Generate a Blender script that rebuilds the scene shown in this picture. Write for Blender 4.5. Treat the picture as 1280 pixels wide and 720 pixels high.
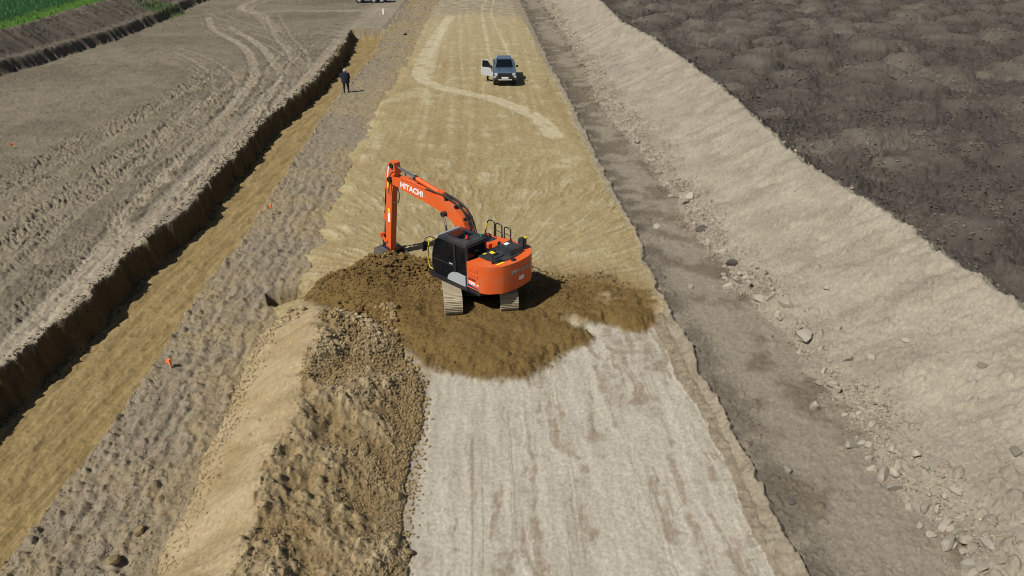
import bpy, bmesh, math, random
import numpy as np
from mathutils import Vector, Matrix, Quaternion
R = math.radians
rng = np.random.default_rng(7)
random.seed(7)
for o in list(bpy.data.objects):
    bpy.data.objects.remove(o)
SC = bpy.context.scene
COL = SC.collection

# ------------------------------------------------------------------ camera, sky, sun, exposure
FPX, CAM_H, PITCH, YAW = 914.0, 12.9, R(27.4), R(2.39)
cd = bpy.data.cameras.new('camera')
cam = bpy.data.objects.new('camera', cd)
COL.objects.link(cam)
cam.location = (0, 0, CAM_H)
cam.rotation_euler = (R(90) - PITCH, 0, -YAW)
cd.sensor_width = 36.0
cd.lens = FPX / 1280 * 36.0
cd.clip_end = 6000
SC.camera = cam

SUN_EL, SUN_DIR = R(51), Vector((-0.80, -0.60, 0)).normalized()      # direction towards the sun on the ground plane
w = bpy.data.worlds.new('World')
SC.world = w
w.use_nodes = True
wn = w.node_tree
sky = wn.nodes.new('ShaderNodeTexSky')
sky.sky_type = 'NISHITA'
sky.sun_disc = False
sky.sun_elevation = SUN_EL
sky.sun_rotation = math.atan2(SUN_DIR.x, SUN_DIR.y)
wn.links.new(sky.outputs[0], wn.nodes['Background'].inputs[0])
wn.nodes['Background'].inputs[1].default_value = 0.05
sd = bpy.data.lights.new('sun', 'SUN')
sd.energy = 4.8
sd.angle = R(0.53)
sd.color = (1.0, 0.975, 0.93)
sun = bpy.data.objects.new('sun', sd)
COL.objects.link(sun)
to_sun = Vector((SUN_DIR.x * math.cos(SUN_EL), SUN_DIR.y * math.cos(SUN_EL), math.sin(SUN_EL)))
sun.rotation_euler = to_sun.to_track_quat('Z', 'Y').to_euler()
sun.location = (-30, -10, 60)
SC.view_settings.view_transform = 'Standard'
SC.view_settings.look = 'None'
SC.view_settings.exposure = 0.0
SC.view_settings.gamma = 1.0
SC.render.engine = 'CYCLES'
SC.cycles.filter_width = 1.0

# ------------------------------------------------------------------ helpers
def lin(c):
    c = np.asarray(c, float) / 255.0
    return np.where(c <= 0.04045, c / 12.92, ((c + 0.055) / 1.055) ** 2.4)
def A(r, g, b, k=0.80):
    return lin((r, g, b)) * k

cp, sp, cy_, sy_ = math.cos(PITCH), math.sin(PITCH), math.cos(YAW), math.sin(YAW)
def unproj(u, v, h=0.0):
    """photo pixel (1280x720) -> world XY of the point at height h on that line of sight"""
    uu, vv = (u - 640) / FPX, (v - 360) / FPX
    t = (CAM_H - h) / (sp + vv * cp)
    f = cp - vv * sp
    return t * (uu * cy_ + f * sy_), t * (-uu * sy_ + f * cy_)

def tag(o, label=None, cat=None, group=None, kind=None):
    if label: o['label'] = label
    if cat: o['category'] = cat
    if group: o['group'] = group
    if kind: o['kind'] = kind
    return o

def smooth(a, b, x):
    t = np.clip((x - a) / (b - a), 0, 1)
    return t * t * (3 - 2 * t)

_perm = np.random.default_rng(3).permutation(4096).astype(np.int32)
_ang = np.random.default_rng(4).uniform(0, 2 * np.pi, 4096)
_gx, _gy = np.cos(_ang).astype(np.float32), np.sin(_ang).astype(np.float32)
def perlin(x, y, seed=0):
    x = np.asarray(x, np.float32) + seed * 17.37
    y = np.asarray(y, np.float32) - seed * 9.13
    xi, yi = np.floor(x).astype(np.int32), np.floor(y).astype(np.int32)
    xf, yf = x - xi, y - yi
    u = xf * xf * xf * (xf * (xf * 6 - 15) + 10)
    v = yf * yf * yf * (yf * (yf * 6 - 15) + 10)
    a0, a1 = _perm[xi & 4095], _perm[(xi + 1) & 4095]
    i00, i01 = (a0 + yi) & 4095, (a0 + yi + 1) & 4095
    i10, i11 = (a1 + yi) & 4095, (a1 + yi + 1) & 4095
    i00, i01, i10, i11 = _perm[i00], _perm[i01], _perm[i10], _perm[i11]
    n00 = _gx[i00] * xf + _gy[i00] * yf
    n10 = _gx[i10] * (xf - 1) + _gy[i10] * yf
    n01 = _gx[i01] * xf + _gy[i01] * (yf - 1)
    n11 = _gx[i11] * (xf - 1) + _gy[i11] * (yf - 1)
    a = n00 + u * (n10 - n00)
    b = n01 + u * (n11 - n01)
    return (a + v * (b - a)) * 1.5
def fbm(x, y, seed=0, octv=4, gain=0.5):
    s = np.zeros_like(np.asarray(x, np.float32)); a = 1.0; f = 1.0
    for i in range(octv):
        s += a * perlin(x * f, y * f, seed + i * 3)
        a *= gain; f *= 2.03
    return s
def billow(x, y, seed=0, octv=3, gain=0.55):
    s = np.zeros_like(np.asarray(x, np.float32)); a = 1.0; f = 1.0
    for i in range(octv):
        s += a * (0.35 - np.abs(perlin(x * f, y * f, seed + i * 5)))
        a *= gain; f *= 2.1
    return s

_h1, _h2, _h3, _h4 = [np.random.default_rng(70 + i).uniform(0, 1, 4096).astype(np.float32) for i in range(4)]
def clodfield(x, y, freq, seed=0, dens=1.0, rmin=0.15, rmax=0.55, power=2.0, flat=0.8):
    """separate rounded clods of many sizes lying on the ground: height in metres"""
    x = np.asarray(x, np.float32) * freq + seed * 31.7; y = np.asarray(y, np.float32) * freq - seed * 11.3
    xi, yi = np.floor(x).astype(np.int32), np.floor(y).astype(np.int32)
    out = np.zeros_like(x)
    for dx in (-1, 0, 1):
        for dy in (-1, 0, 1):
            k = _perm[(_perm[(xi + dx) & 4095] + yi + dy) & 4095]
            r = rmin + (rmax - rmin) * _h3[k] ** power
            ex, ey = xi + dx + _h1[k] - x, yi + dy + _h2[k] - y
            a = _h4[k] * 6.283
            c, s_ = np.cos(a), np.sin(a)
            u, v = ex * c + ey * s_, (ey * c - ex * s_) * (1.1 + 0.5 * _h1[(k + 77) & 4095])
            d2 = np.maximum(u * u + v * v, (np.abs(u) * 0.75 + np.abs(v) * 0.75) ** 2)
            m = np.maximum(r * r - d2, 0) * (_h4[(k * 3 + 5) & 4095] < dens)
            out = np.maximum(out, np.sqrt(m))
    return out * flat / freq

# ------------------------------------------------------------------ where things run, read off the photograph
class Line:
    """a line on the ground running away from the camera: X as a function of Y"""
    def __init__(s, px, h, ext=True):
        p = np.array([unproj(u, v, h) for u, v in px])
        p = p[np.argsort(p[:, 1])]
        s.x, s.y = p[:, 0], p[:, 1]
        n = len(p)
        k0 = min(3, n - 1)
        a = (s.x[k0] - s.x[0]) / (s.y[k0] - s.y[0]); b = (s.x[-1] - s.x[-1 - k0]) / (s.y[-1] - s.y[-1 - k0])
        s.x = np.r_[s.x[0] - a * 12, s.x, s.x[-1] + b * 60]
        s.y = np.r_[s.y[0] - 12, s.y, s.y[-1] + 60]
    def __call__(s, Y):
        return np.interp(Y, s.y, s.x)

H_FIELD, H_FLOOR, H_RIDGE, H_FILL = 0.35, -0.90, 0.06, 0.22
L_edge = Line([(0, 95), (60, 78), (140, 52), (200, 28), (240, 8)], H_FIELD)
L_crest = Line([(0, 36), (30, 30), (60, 20), (100, 9), (135, 0)], 3.2)
B_scarp = Line([(462, 22), (444, 30), (424, 67), (394, 101), (337, 144), (270, 221), (240, 257), (176, 306), (139, 344), (67, 415), (0, 467)], H_FIELD)
B_ridge = Line([(476, 48), (466, 72), (448, 90), (424, 118), (408, 138), (372, 195), (334, 250), (300, 306), (277, 329), (247, 370), (210, 430), (180, 475), (139, 532), (82, 604), (26, 679), (4, 712)], H_RIDGE)
B_fill = Line([(532, 30), (512, 70), (496, 100), (470, 140), (440, 190), (420, 240), (400, 290), (385, 335), (360, 372), (310, 440), (285, 500), (250, 580), (225, 640), (180, 720)], 0.12)
P_crest = Line([(398, 385), (390, 420), (370, 470), (365, 510), (347, 545), (325, 590), (318, 650), (288, 690), (280, 720)], 1.45)
P_foot = Line([(500, 440), (524, 470), (531, 500), (526, 560), (517, 620), (512, 680), (507, 720)], 0.03)
W_left = Line([(543, 462), (531, 560), (515, 720)], 0.0)
W_right = Line([(745, 256), (770, 315), (815, 412), (849, 472), (886, 536), (924, 615), (950, 690), (961, 720)], 0.0)
K_foot = Line([(640, 0), (664, 45), (683, 86), (705, 124), (720, 161), (742, 206), (766, 253), (792, 291), (804, 333), (826, 378), (839, 416), (860, 455), (892, 514), (920, 581), (950, 652), (984, 720)], 0.10)
K_top = Line([(650, 0), (671, 45), (691, 86), (713, 124), (729, 161), (752, 206), (779, 259), (799, 300), (820, 352), (848, 403), (874, 456), (902, 506), (924, 551), (944, 592), (995, 690), (1012, 720)], 0.30)
T_toe = Line([(674, 0), (689, 19), (700, 38), (730, 82), (749, 132), (805, 195), (835, 240), (849, 256), (875, 301), (912, 354), (939, 376), (987, 414), (1010, 460), (1062, 521), (1092, 575), (1126, 611), (1175, 660), (1205, 705)], 0.2)
T_crest = Line([(750, 0), (775, 26), (812, 45), (850, 71), (875, 88), (912, 116), (957, 161), (1010, 208), (1070, 242), (1111, 268), (1149, 294), (1224, 350), (1280, 388), (1400, 470)], 2.8)
Y_TRENCH_END = unproj(470, 40, 0)[1]
Y_FILL_EDGE = unproj(640, 468, 0)[1]

EXC = np.array([-1.3 * cy_ + 24.1 * sy_, 1.3 * sy_ + 24.1 * cy_])        # slewing centre of the excavator
EXC_HEAD = R(137) - YAW
BUCKET = EXC + 4.8 * np.array([math.cos(EXC_HEAD), math.sin(EXC_HEAD)])

def poly_world(px, h=0.1):
    return np.array([unproj(u, v, h) for u, v in px])
def poly_sd(P, X, Y):
    """signed distance to a closed polygon, positive inside"""
    d = np.full(X.shape, 1e9); ins = np.zeros(X.shape, bool)
    n = len(P)
    for i in range(n):
        a, b = P[i], P[(i + 1) % n]
        e = b - a
        t = np.clip(((X - a[0]) * e[0] + (Y - a[1]) * e[1]) / (e @ e), 0, 1)
        d = np.minimum(d, np.hypot(X - a[0] - t * e[0], Y - a[1] - t * e[1]))
        c = ((a[1] > Y) != (b[1] > Y)) & (X < (b[0] - a[0]) * (Y - a[1]) / (b[1] - a[1] + 1e-12) + a[0])
        ins ^= c
    return np.where(ins, d, -d)
def path_sd(P, X, Y):
    """distance to an open path, side offset and arc length"""
    d = np.full(X.shape, 1e9); s_ = np.zeros(X.shape); off = np.zeros(X.shape)
    acc = 0.0
    for i in range(len(P) - 1):
        a, b = P[i], P[i + 1]
        e = b - a; L = math.hypot(*e)
        t = np.clip(((X - a[0]) * e[0] + (Y - a[1]) * e[1]) / (L * L), 0, 1)
        px, py = X - a[0] - t * e[0], Y - a[1] - t * e[1]
        dd = np.hypot(px, py)
        m = dd < d
        d = np.where(m, dd, d); s_ = np.where(m, acc + t * L, s_)
        off = np.where(m, (e[0] * py - e[1] * px) / L, off)
        acc += L
    return d, off, s_
def densify(P, n=5):
    """round off a path (Catmull-Rom)"""
    Q = np.vstack([2 * P[0] - P[1], P, 2 * P[-1] - P[-2]]); out = []
    for i in range(1, len(Q) - 2):
        for k in range(n):
            t = k / n
            out.append(0.5 * (2 * Q[i] + (Q[i + 1] - Q[i - 1]) * t + (2 * Q[i - 1] - 5 * Q[i] + 4 * Q[i + 1] - Q[i + 2]) * t * t + (3 * Q[i] - Q[i - 1] - 3 * Q[i + 1] + Q[i + 2]) * t ** 3))
    out.append(Q[-2])
    return np.array(out)

LOOSE = poly_world([(372, 372), (400, 350), (450, 335), (490, 318), (530, 322), (560, 330), (640, 345), (700, 338), (770, 342), (812, 362), (824, 400), (800, 413), (755, 402), (700, 398), (745, 410), (738, 425), (700, 445), (655, 468), (600, 470), (560, 462), (528, 452), (490, 420), (450, 400), (405, 388)], 0.2)
FILL_POLY_EDGE = Line([(500, 452), (540, 462), (600, 470), (660, 466), (710, 440), (745, 410), (830, 402)], 0.1)

# wheel and crawler marks on the stripped field: path, half width, depth, lightening, ripple height, ripple pitch
TRK = []
def trk(px, hw, depth, light, rip, pitch, h=H_FIELD):
    P = densify(np.array([unproj(u, v, h) for u, v in px]))
    TRK.append((P, hw, depth, light, rip, pitch))
trk([(259, 22), (266, 37), (300, 56), (313, 75), (315, 97), (296, 124), (225, 199), (161, 259), (135, 300), (75, 366), (0, 440), (-60, 500)], 0.42, 0.07, 0.75, 0, 1)
trk([(285, 34), (322, 56), (341, 79), (349, 97), (326, 127), (262, 195), (205, 250), (170, 290), (110, 350), (30, 430)], 0.40, 0.06, 0.7, 0, 1)
trk([(300, 10), (315, 16), (330, 30), (352, 55), (375, 80), (395, 85)], 0.5, 0.04, 0.3, 0.02, 0.4)
trk([(320, 0), (303, 7), (302, 13), (318, 17)], 0.6, 0.03, 0.8, 0, 1)
trk([(336, 0), (312, 10), (330, 20), (345, 40)], 0.5, 0.03, 0.5, 0, 1)
trk([(420, 50), (395, 80), (365, 110), (330, 150), (280, 200), (225, 252)], 0.45, 0.05, 0.35, 0.0, 0.3)
trk([(300, 95), (265, 120), (200, 165), (120, 215), (60, 262), (0, 310), (-60, 355)], 0.38, 0.05, 0.3, 0, 1)
trk([(285, 80), (245, 105), (170, 150), (100, 195), (30, 245), (-40, 290)], 0.38, 0.04, 0.15, 0, 1)
trk([(245, 128), (215, 150), (180, 195), (140, 230), (90, 270), (30, 330), (-30, 385)], 0.35, 0.06, 0.25, 0, 1)
trk([(262, 90), (220, 112), (150, 150), (80, 185), (20, 215), (-30, 240)], 0.75, 0.01, -0.05, 0.045, 0.36)
trk([(290, 110), (240, 140), (165, 185), (95, 232), (30, 280), (-40, 330)], 0.65, 0.01, -0.05, 0.05, 0.34)
trk([(330, 100), (300, 138), (245, 190), (180, 245), (120, 300), (60, 355), (0, 405)], 0.45, 0.01, -0.04, 0.045, 0.30)
trk([(345, 110), (310, 150), (268, 205), (225, 245)], 0.30, 0.01, -0.04, 0.04, 0.28)
trk([(280, 150), (230, 190), (170, 240), (110, 292), (50, 345)], 0.40, 0.02, -0.03, 0.04, 0.3)
trk([(150, 170), (80, 205), (20, 235), (-40, 265)], 0.6, 0.0, -0.03, 0.035, 0.36)
trk([(370, 62), (385, 70), (398, 62)], 0.9, 0.0, 0.0, 0.05, 0.42)
trk([(400, 80), (370, 100), (350, 120)], 0.7, 0.0, 0.0, 0.04, 0.36)
for px in [[(480, 12), (400, 14), (360, 13), (320, 17)], [(560, 22), (520, 16), (470, 14), (430, 14)]]:
    trk(px, 1.1, 0.0, 0.55, 0, 1)

for k in range(9):
    dx_ = -1.05 * k
    P_ = densify(np.array([unproj(u, v, H_FIELD) for u, v in [(318, 92), (292, 118), (232, 165), (165, 210), (100, 258), (35, 312), (-40, 372)]]))
    P_[:, 0] += dx_ * (0.75 + 0.25 * np.sin(P_[:, 1] * 0.07 + k)); P_[:, 1] += 0.6 * k
    TRK.append((P_, 0.42, 0.015, -0.06 if k % 2 else 0.14, 0.05, 0.34 + 0.02 * (k % 3)))
for px in [[(440, 40), (400, 45), (360, 70), (330, 105), (300, 150), (240, 210), (190, 262)], [(250, 28), (300, 40), (350, 60), (390, 88)], [(430, 25), (390, 40), (345, 42), (300, 30), (262, 14)], [(340, 20), (352, 45), (372, 70), (365, 95), (335, 125)], [(405, 60), (380, 62), (350, 80), (340, 110), (300, 160)], [(210, 60), (250, 75), (280, 100), (270, 130), (210, 180), (150, 222)]]:
    P_ = densify(np.array([unproj(u, v, H_FIELD) for u, v in px]))
    for off in (-0.9, 0.9):
        Q_ = P_.copy(); Q_[:, 0] += off
        TRK.append((Q_, 0.2, 0.04, 0.28, 0.02, 0.25))

RD = []          # marks on the clay fill
def rdm(px, hw, depth, light, h=H_FILL):
    RD.append((densify(np.array([unproj(u, v, h) for u, v in px])), hw, depth, light))
rdm([(563, 20), (548, 40), (531, 71), (524, 94), (550, 109), (610, 122), (655, 139), (676, 152), (692, 170)], 0.62, 0.03, 1.0)
rdm([(560, 24), (548, 50), (540, 75), (536, 96)], 0.45, 0.0, 0.7)
rdm([(608, 0), (602, 12), (606, 40), (612, 72), (616, 96)], 0.17, 0.02, 0.7)
rdm([(617, 0), (614, 19), (625, 45), (636, 70)], 0.17, 0.02, 0.7)
rdm([(525, 112), (490, 125), (540, 118)], 0.8, 0.0, 0.5)
rdm([(585, 10), (575, 50), (580, 110)], 0.15, 0.01, 0.3)

_hr = np.random.default_rng(11)
HEAPS = []
for i in range(1500):
    y = _hr.uniform(8, 150); x = T_crest(y) + 2.0 + _hr.uniform(0, 70)
    r = _hr.uniform(1.4, 2.9)
    if all((x - a) ** 2 + ((y - b) * 0.9) ** 2 > (0.68 * (r + c)) ** 2 for a, b, c, d in HEAPS):
        HEAPS.append((x, y, r, r * _hr.uniform(0.30, 0.52)))
PAVE = []        # straight seams and scrape lines on the pale layer
for k in range(15):
    PAVE.append((_hr.uniform(0.02, 0.98), _hr.uniform(-1, 1), _hr.uniform(0.010, 0.022)))

# colours of the ground surfaces
C_FIELD, C_FIELD2, C_TRK = A(133, 122, 102), A(114, 104, 87), A(166, 154, 132)
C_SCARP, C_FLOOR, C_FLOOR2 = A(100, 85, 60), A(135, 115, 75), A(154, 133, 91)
C_RIDGE, C_RIDGE2, C_RIDGEY = A(155, 142, 119), A(135, 122, 102), A(157, 139, 105)
C_FILL, C_FILL2, C_FILLP = A(169, 152, 112), A(150, 131, 90), A(186, 172, 137)
C_LOOSE, C_LOOSE2 = A(122, 99, 58), A(103, 82, 47)
C_PILE, C_PILE2 = A(173, 154, 119), A(148, 126, 88)  # sunlit and shaded tones of the same clay
C_WHITE, C_WHITE2, C_STAIN = A(190, 181, 163), A(175, 165, 147), A(148, 133, 111)
C_KERB, C_STRIP, C_STRIP2, C_EDGE = A(158, 146, 124), A(145, 134, 116), A(120, 108, 90), A(104, 95, 82)
C_BUND, C_BUND2 = A(168, 158, 138), A(149, 139, 121)
C_DARK, C_DARK2, C_DARK3 = A(88, 80, 72), A(72, 65, 59), A(108, 100, 88)
C_GREEN, C_GREEN2 = A(72, 104, 34, .9), A(30, 68, 32, .9)
C_LBUND = A(112, 103, 91)

ZONES = ['crop_field', 'earth_bank', 'stripped_field', 'trench', 'soil_ridge', 'clay_fill', 'compacted_road', 'kerb_ridge', 'haul_track', 'soil_bund', 'topsoil_field', 'clay_heap', 'loose_clay']

def terrain(X, Y, fine=True):
    """height, colour, roughness and zone of the ground at X, Y"""
    X = np.asarray(X, float); Y = np.asarray(Y, float); sh = X.shape
    X = X.ravel(); Y = Y.ravel()
    w1 = fbm(Y * 0.55, X * 0.15, 1, 4); w2 = fbm(Y * 0.8, X * 0.1 + 50, 2, 3)
    big = fbm(X * 0.11, Y * 0.11, 5, 3); mid = fbm(X * 0.7, Y * 0.7, 6, 4); sml = fbm(X * 3.1, Y * 3.1, 7, 3)
    tiny = perlin(X * 11, Y * 11, 8)
    fin = billow(X * 4.6, Y * 4.6, 40, 3)
    bil = billow(X * 2.2, Y * 2.2, 9, 3); bilb = billow(X * 0.9, Y * 0.9, 10, 3)
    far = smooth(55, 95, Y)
    # --- stations across the site
    le = L_edge(Y) + 0.35 * w2; lc = L_crest(Y) + 0.35 * w1
    ser = np.abs(perlin(Y * 1.9, X * 0.05, 44))
    bs = B_scarp(Y) + 0.30 * w1 + 0.06 * sml - 0.16 * ser
    drop = smooth(Y_TRENCH_END + 0.5, Y_TRENCH_END - 0.3, Y + 0.5 * w2)
    hf = H_FIELD - (H_FIELD - H_FLOOR) * drop
    br = B_ridge(Y) + 0.10 * w2
    bf = B_fill(Y) + 0.45 * w1
    kf = K_foot(Y) + 0.10 * w2 + 0.06 * sml + 0.05 * mid; kt = np.maximum(K_top(Y) + 0.07 * w2 + 0.10 * w1 + 0.07 * sml, kf + 0.08)
    wr = np.minimum(W_right(Y) + 0.15 * w1, kf - 0.1)
    toe = T_toe(Y) + 0.35 * w1; tc = T_crest(Y) + 0.22 * w1
    hk = 0.28 * (1 - 0.45 * far) * (0.85 + 0.3 * w1)
    hr = H_RIDGE + 0.10 * far
    z1 = np.zeros_like(X)
    fe = FILL_POLY_EDGE  # clay fill advances over the pale layer
    fillm = None
    lo_sd = poly_sd(LOOSE, X, Y) + 0.20 * mid + 0.10 * sml + 0.05 * tiny
    soft = smooth(0.2, 1.2, X - EXC[0] - 0.6) * smooth(-0.8, 0.6, Y - EXC[1])
    loose = smooth(-0.12, 0.22, lo_sd) * (1 - soft) + soft * smooth(-1.3, 1.6, lo_sd)
    front = smooth(-0.2, 0.5, Y - unproj(640, 405, 0.1)[1] + 0.4 * mid)
    hfill = H_FILL * np.maximum(front, 1.25 * smooth(-0.05, 0.7, lo_sd))
    st = [(lc * 0 - 900, z1 + 0.9), (lc - 5.5, z1 + 0.9), (lc, z1 + 3.2 + 0.25 * w1), (np.minimum(le - 1.6, lc + 4.5), z1 + 1.45), (le - 0.55, z1 + 1.35), (le, z1 + H_FIELD),
          (bs, z1 + H_FIELD), (bs + 0.26 + 0.08 * w2, hf + 0.05), (np.maximum(br - 0.45, bs + 0.8), hf + 0.10 * drop), (br, hr), (np.maximum(bf, br + 0.4), hr + 0.02),
          (np.maximum(bf, br + 0.4) + 0.8, hfill), (wr, hfill), (kf, 0.10 + 0.5 * hfill), (kt, hk + 0.02), (kt + 0.10, 0.10 + 0 * X), (kt + 0.5, 0.10 + 0 * X), (toe, z1 + 0.20), (toe + 0.35 * (tc - toe), z1 + 0.95), (tc, z1 + 2.8 + 0.15 * w2), (tc + 1.5, z1 + 1.7), (tc + 3.5, z1 + 1.15), (z1 + 900, z1 + 1.15)]
    h = np.zeros_like(X)
    for (xa, ha), (xb, hb) in zip(st[:-1], st[1:]):
        t = (X - xa) / np.maximum(xb - xa, 1e-4)
        m = (t >= 0) & (t < 1)
        h = np.where(m, ha + (hb - ha) * t, h)
    bfe = np.maximum(bf, br + 0.4)
    z = np.full(X.shape, 5)
    z[X < lc - 1.2] = 0
    z[(X >= lc - 1.2) & (X < le)] = 1
    z[(X >= le) & (X < bs)] = 2
    tr = (X >= bs) & (X < br)
    z[tr & (drop > 0.3)] = 3; z[tr & (drop <= 0.3)] = 2
    z[(X >= br) & (X < bfe)] = 4
    road = (X >= bfe) & (X < kf)
    white = road & (front < 0.5)
    leftov = white & (X < P_crest(Y))
    z[white] = 6
    z[leftov] = 4
    z[road & (X > wr) & (front < 0.9)] = 7
    z[(X >= kf) & (X < kt + 0.12)] = 7
    z[(X >= kt + 0.12) & (X < toe)] = 8
    z[(X >= toe) & (X < tc + 0.35)] = 9
    z[X >= tc + 0.35] = 10
    # --- colours zone by zone
    C = np.zeros(X.shape + (3,)); rough = np.zeros_like(X)
    def put(m, c, r):
        C[m] = c[m] if np.ndim(c) == 2 else c
        rough[m] = r[m] if np.ndim(r) else r
    def mix(a, b, t):
        t = np.clip(t, 0, 1)[:, None]
        return np.asarray(a) * (1 - t) + np.asarray(b) * t
    # crop field and bank on the far left
    d0 = lc - X
    put(z == 0, mix(C_GREEN, C_GREEN2, smooth(12, 13.5, d0 + 1.0 * mid)) * (1 + 0.25 * sml[:, None]), 0.8)
    h += np.where((z == 0), 0.25 * smooth(12, 14, d0) + 0.12 * bil, 0)
    streak = fbm(Y * 1.6, X * 0.25, 12, 4)
    put(z == 1, mix(C_LBUND, C_FIELD2 * 0.8, 0.5 + 0.8 * streak), 0.7)
    h += np.where(z == 1, 0.10 * streak + 0.07 * bil, 0)
    # stripped field
    f = z == 2
    put(f, mix(C_FIELD, C_FIELD2, 0.45 + 0.7 * big + 0.5 * mid), 0.6)
    q = np.where(f)[0]
    dn = np.clip(0.35 + 0.5 * mid[q] + 0.3 * big[q], 0.05, 1)
    h[q] += 0.03 * bil[q] + 0.03 * fin[q] + 0.05 * mid[q] + 0.01 * tiny[q] + 0.6 * clodfield(X[q], Y[q], 3.2, 1, dn) + 0.6 * clodfield(X[q], Y[q], 6.5, 2, dn)
    edge_pale = f & (bs - X < 2.2)
    C[edge_pale] = mix(C, C_TRK, 0.5 * smooth(2.2, 0.3, bs - X + 0.6 * mid))[edge_pale]
    fi = np.where((z == 2) | (z == 1))[0]
    for P, hw, dep, light, rip, pitch in TRK:
        lo, hi = P.min(0) - 2, P.max(0) + 2
        ii = fi[(X[fi] > lo[0]) & (X[fi] < hi[0]) & (Y[fi] > lo[1]) & (Y[fi] < hi[1])]
        if not len(ii): continue
        d, off, s_ = path_sd(P, X[ii] + 0.12 * mid[ii], Y[ii] + 0.12 * w1[ii])
        k = smooth(hw * 1.35, hw * 0.65, d + 0.10 * sml[ii] + 0.12 * mid[ii])
        brk = 0.35 + 0.65 * smooth(-0.5, 0.5, big[ii] + 0.4 * mid[ii] + 0.5 * sml[ii])
        if light > 0.5: h[ii] += 0.014 * k * np.sin(2 * np.pi * (s_ + 0.5 * np.abs(off) + 0.05 * sml[ii]) / 0.24)
        h[ii] -= dep * 1.4 * k * (0.7 + 0.5 * sml[ii])
        h[ii] += 0.045 * np.exp(-((d - hw * 1.35) / (0.16 + 0.1 * hw)) ** 2) * (dep > 0.02) * (0.6 + sml[ii])
        if light:
            C[ii] = mix(C[ii], C_TRK if light > 0 else C_FIELD2 * 0.9, abs(light) * k * brk)
        rough[ii] = rough[ii] * (1 - 0.5 * k * (light > 0.2))
        if rip:
            ph = 2 * np.pi * (s_ + 0.35 * np.abs(off) + 0.18 * sml[ii] + 0.25 * mid[ii]) / pitch
            kk = smooth(hw * 1.2, hw * 0.8, d) * smooth(-0.45, 0.2, fbm(X[ii] * 0.4, Y[ii] * 0.4, 21, 2) + 0.25)
            h[ii] += rip * 1.7 * kk * (np.sin(ph) + 0.35 * np.sin(2 * ph + 1))
    # trench
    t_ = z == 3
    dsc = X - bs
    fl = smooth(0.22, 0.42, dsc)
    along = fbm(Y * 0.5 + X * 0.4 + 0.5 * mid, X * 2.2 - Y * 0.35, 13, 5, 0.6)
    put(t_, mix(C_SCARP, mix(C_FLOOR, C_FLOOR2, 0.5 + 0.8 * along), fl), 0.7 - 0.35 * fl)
    h += np.where(t_, fl * (0.05 * along + 0.02 * sml + 0.02 * fin) + (1 - fl) * (0.03 * bil + 0.02 * sml), 0)
    endw = t_ & (drop < 0.98)
    C[endw] = mix(C_RIDGE, C_FLOOR, 0.5 + sml)[endw]
    # ridge between trench and road
    r_ = z == 4
    yel = 0.85 * smooth(-0.2, 0.9, 0.8 * big + 0.5 * mid + 0.4 * sml + 0.5 * smooth(1.6, 0.2, bfe - X) + 0.5 * far)
    put(r_, mix(mix(C_RIDGE, C_RIDGE2, 0.5 + 0.9 * sml), C_RIDGEY, yel), 1.0)
    lump = smooth(0.8, 0.1, X - br)
    gl = np.sin(2 * np.pi * ((X - br) * 0.95 + 0.22 * mid + 0.1 * sml) / 0.52) * smooth(0.4, 0.9, X - br) * smooth(3.6, 2.6, X - br) * smooth(50, 35, Y)
    gr2 = np.sin(2 * np.pi * (Y + 0.3 * X + 0.3 * mid) / 0.42) * smooth(-0.1, 0.35, fbm(X * 0.4, Y * 0.25, 22, 2))
    q = np.where(r_)[0]
    dn = np.clip(0.45 + 0.6 * mid[q] + 0.5 * lump[q], 0.08, 1)
    h[q] += 0.03 * bil[q] + 0.03 * fin[q] + 0.05 * mid[q] + (0.055 * gl[q] + 0.03 * gr2[q]) * (1 - 0.7 * dn) + 0.01 * tiny[q] + (0.7 + 0.6 * lump[q]) * clodfield(X[q], Y[q], 2.8, 3, dn) + 0.8 * clodfield(X[q], Y[q], 6.0, 4, dn)
    # clay fill: scrape marks that fan out from the excavator
    rx, ry = X - EXC[0], Y - EXC[1]
    rr = np.hypot(rx, ry); th = np.arctan2(ry, rx)
    sect = np.floor(th * 3.2 + 0.35 * big); rofs = 3.7 * sect
    thw = th + 0.012 * perlin(rr * 0.35 + rofs, sect * 1.7, 45) + 0.02 * mid
    fan = fbm(thw * 26, rr * 0.30 + rofs, 14, 4, 0.6)
    fan2 = fbm(thw * 75, rr * 0.45 + rofs, 15, 3, 0.6)
    lng = fbm(X * 1.7, Y * 0.06, 16, 4)
    nearf = smooth(22, 12, rr + 2 * mid)
    g_ = z == 5
    v = nearf * (fan * 0.55 + 0.35 * fan2 + 0.25 * mid) + (1 - nearf) * (0.5 * lng + 0.3 * mid + 0.15 * sml)
    fc = mix(C_FILL, C_FILL2, 0.30 - 0.85 * v + 0.25 * big)
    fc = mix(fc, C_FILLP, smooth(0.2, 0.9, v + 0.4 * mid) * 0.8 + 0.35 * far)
    farend = smooth(-6, 6, Y - unproj(600, 20, 0.2)[1] + 5 * mid + 9 * big)
    fc = mix(fc, mix(C_FIELD, C_TRK, 0.5 + mid), farend * 0.7)
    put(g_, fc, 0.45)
    gsel = np.where(g_)[0]
    h += np.where(g_, (1 - loose) * nearf * (0.05 * fan + 0.035 * fan2) * smooth(-0.9, 0.5, mid + 0.4 * big) + 0.014 * lng + 0.014 * sml + 0.012 * fin + 0.03 * mid, 0)
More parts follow.
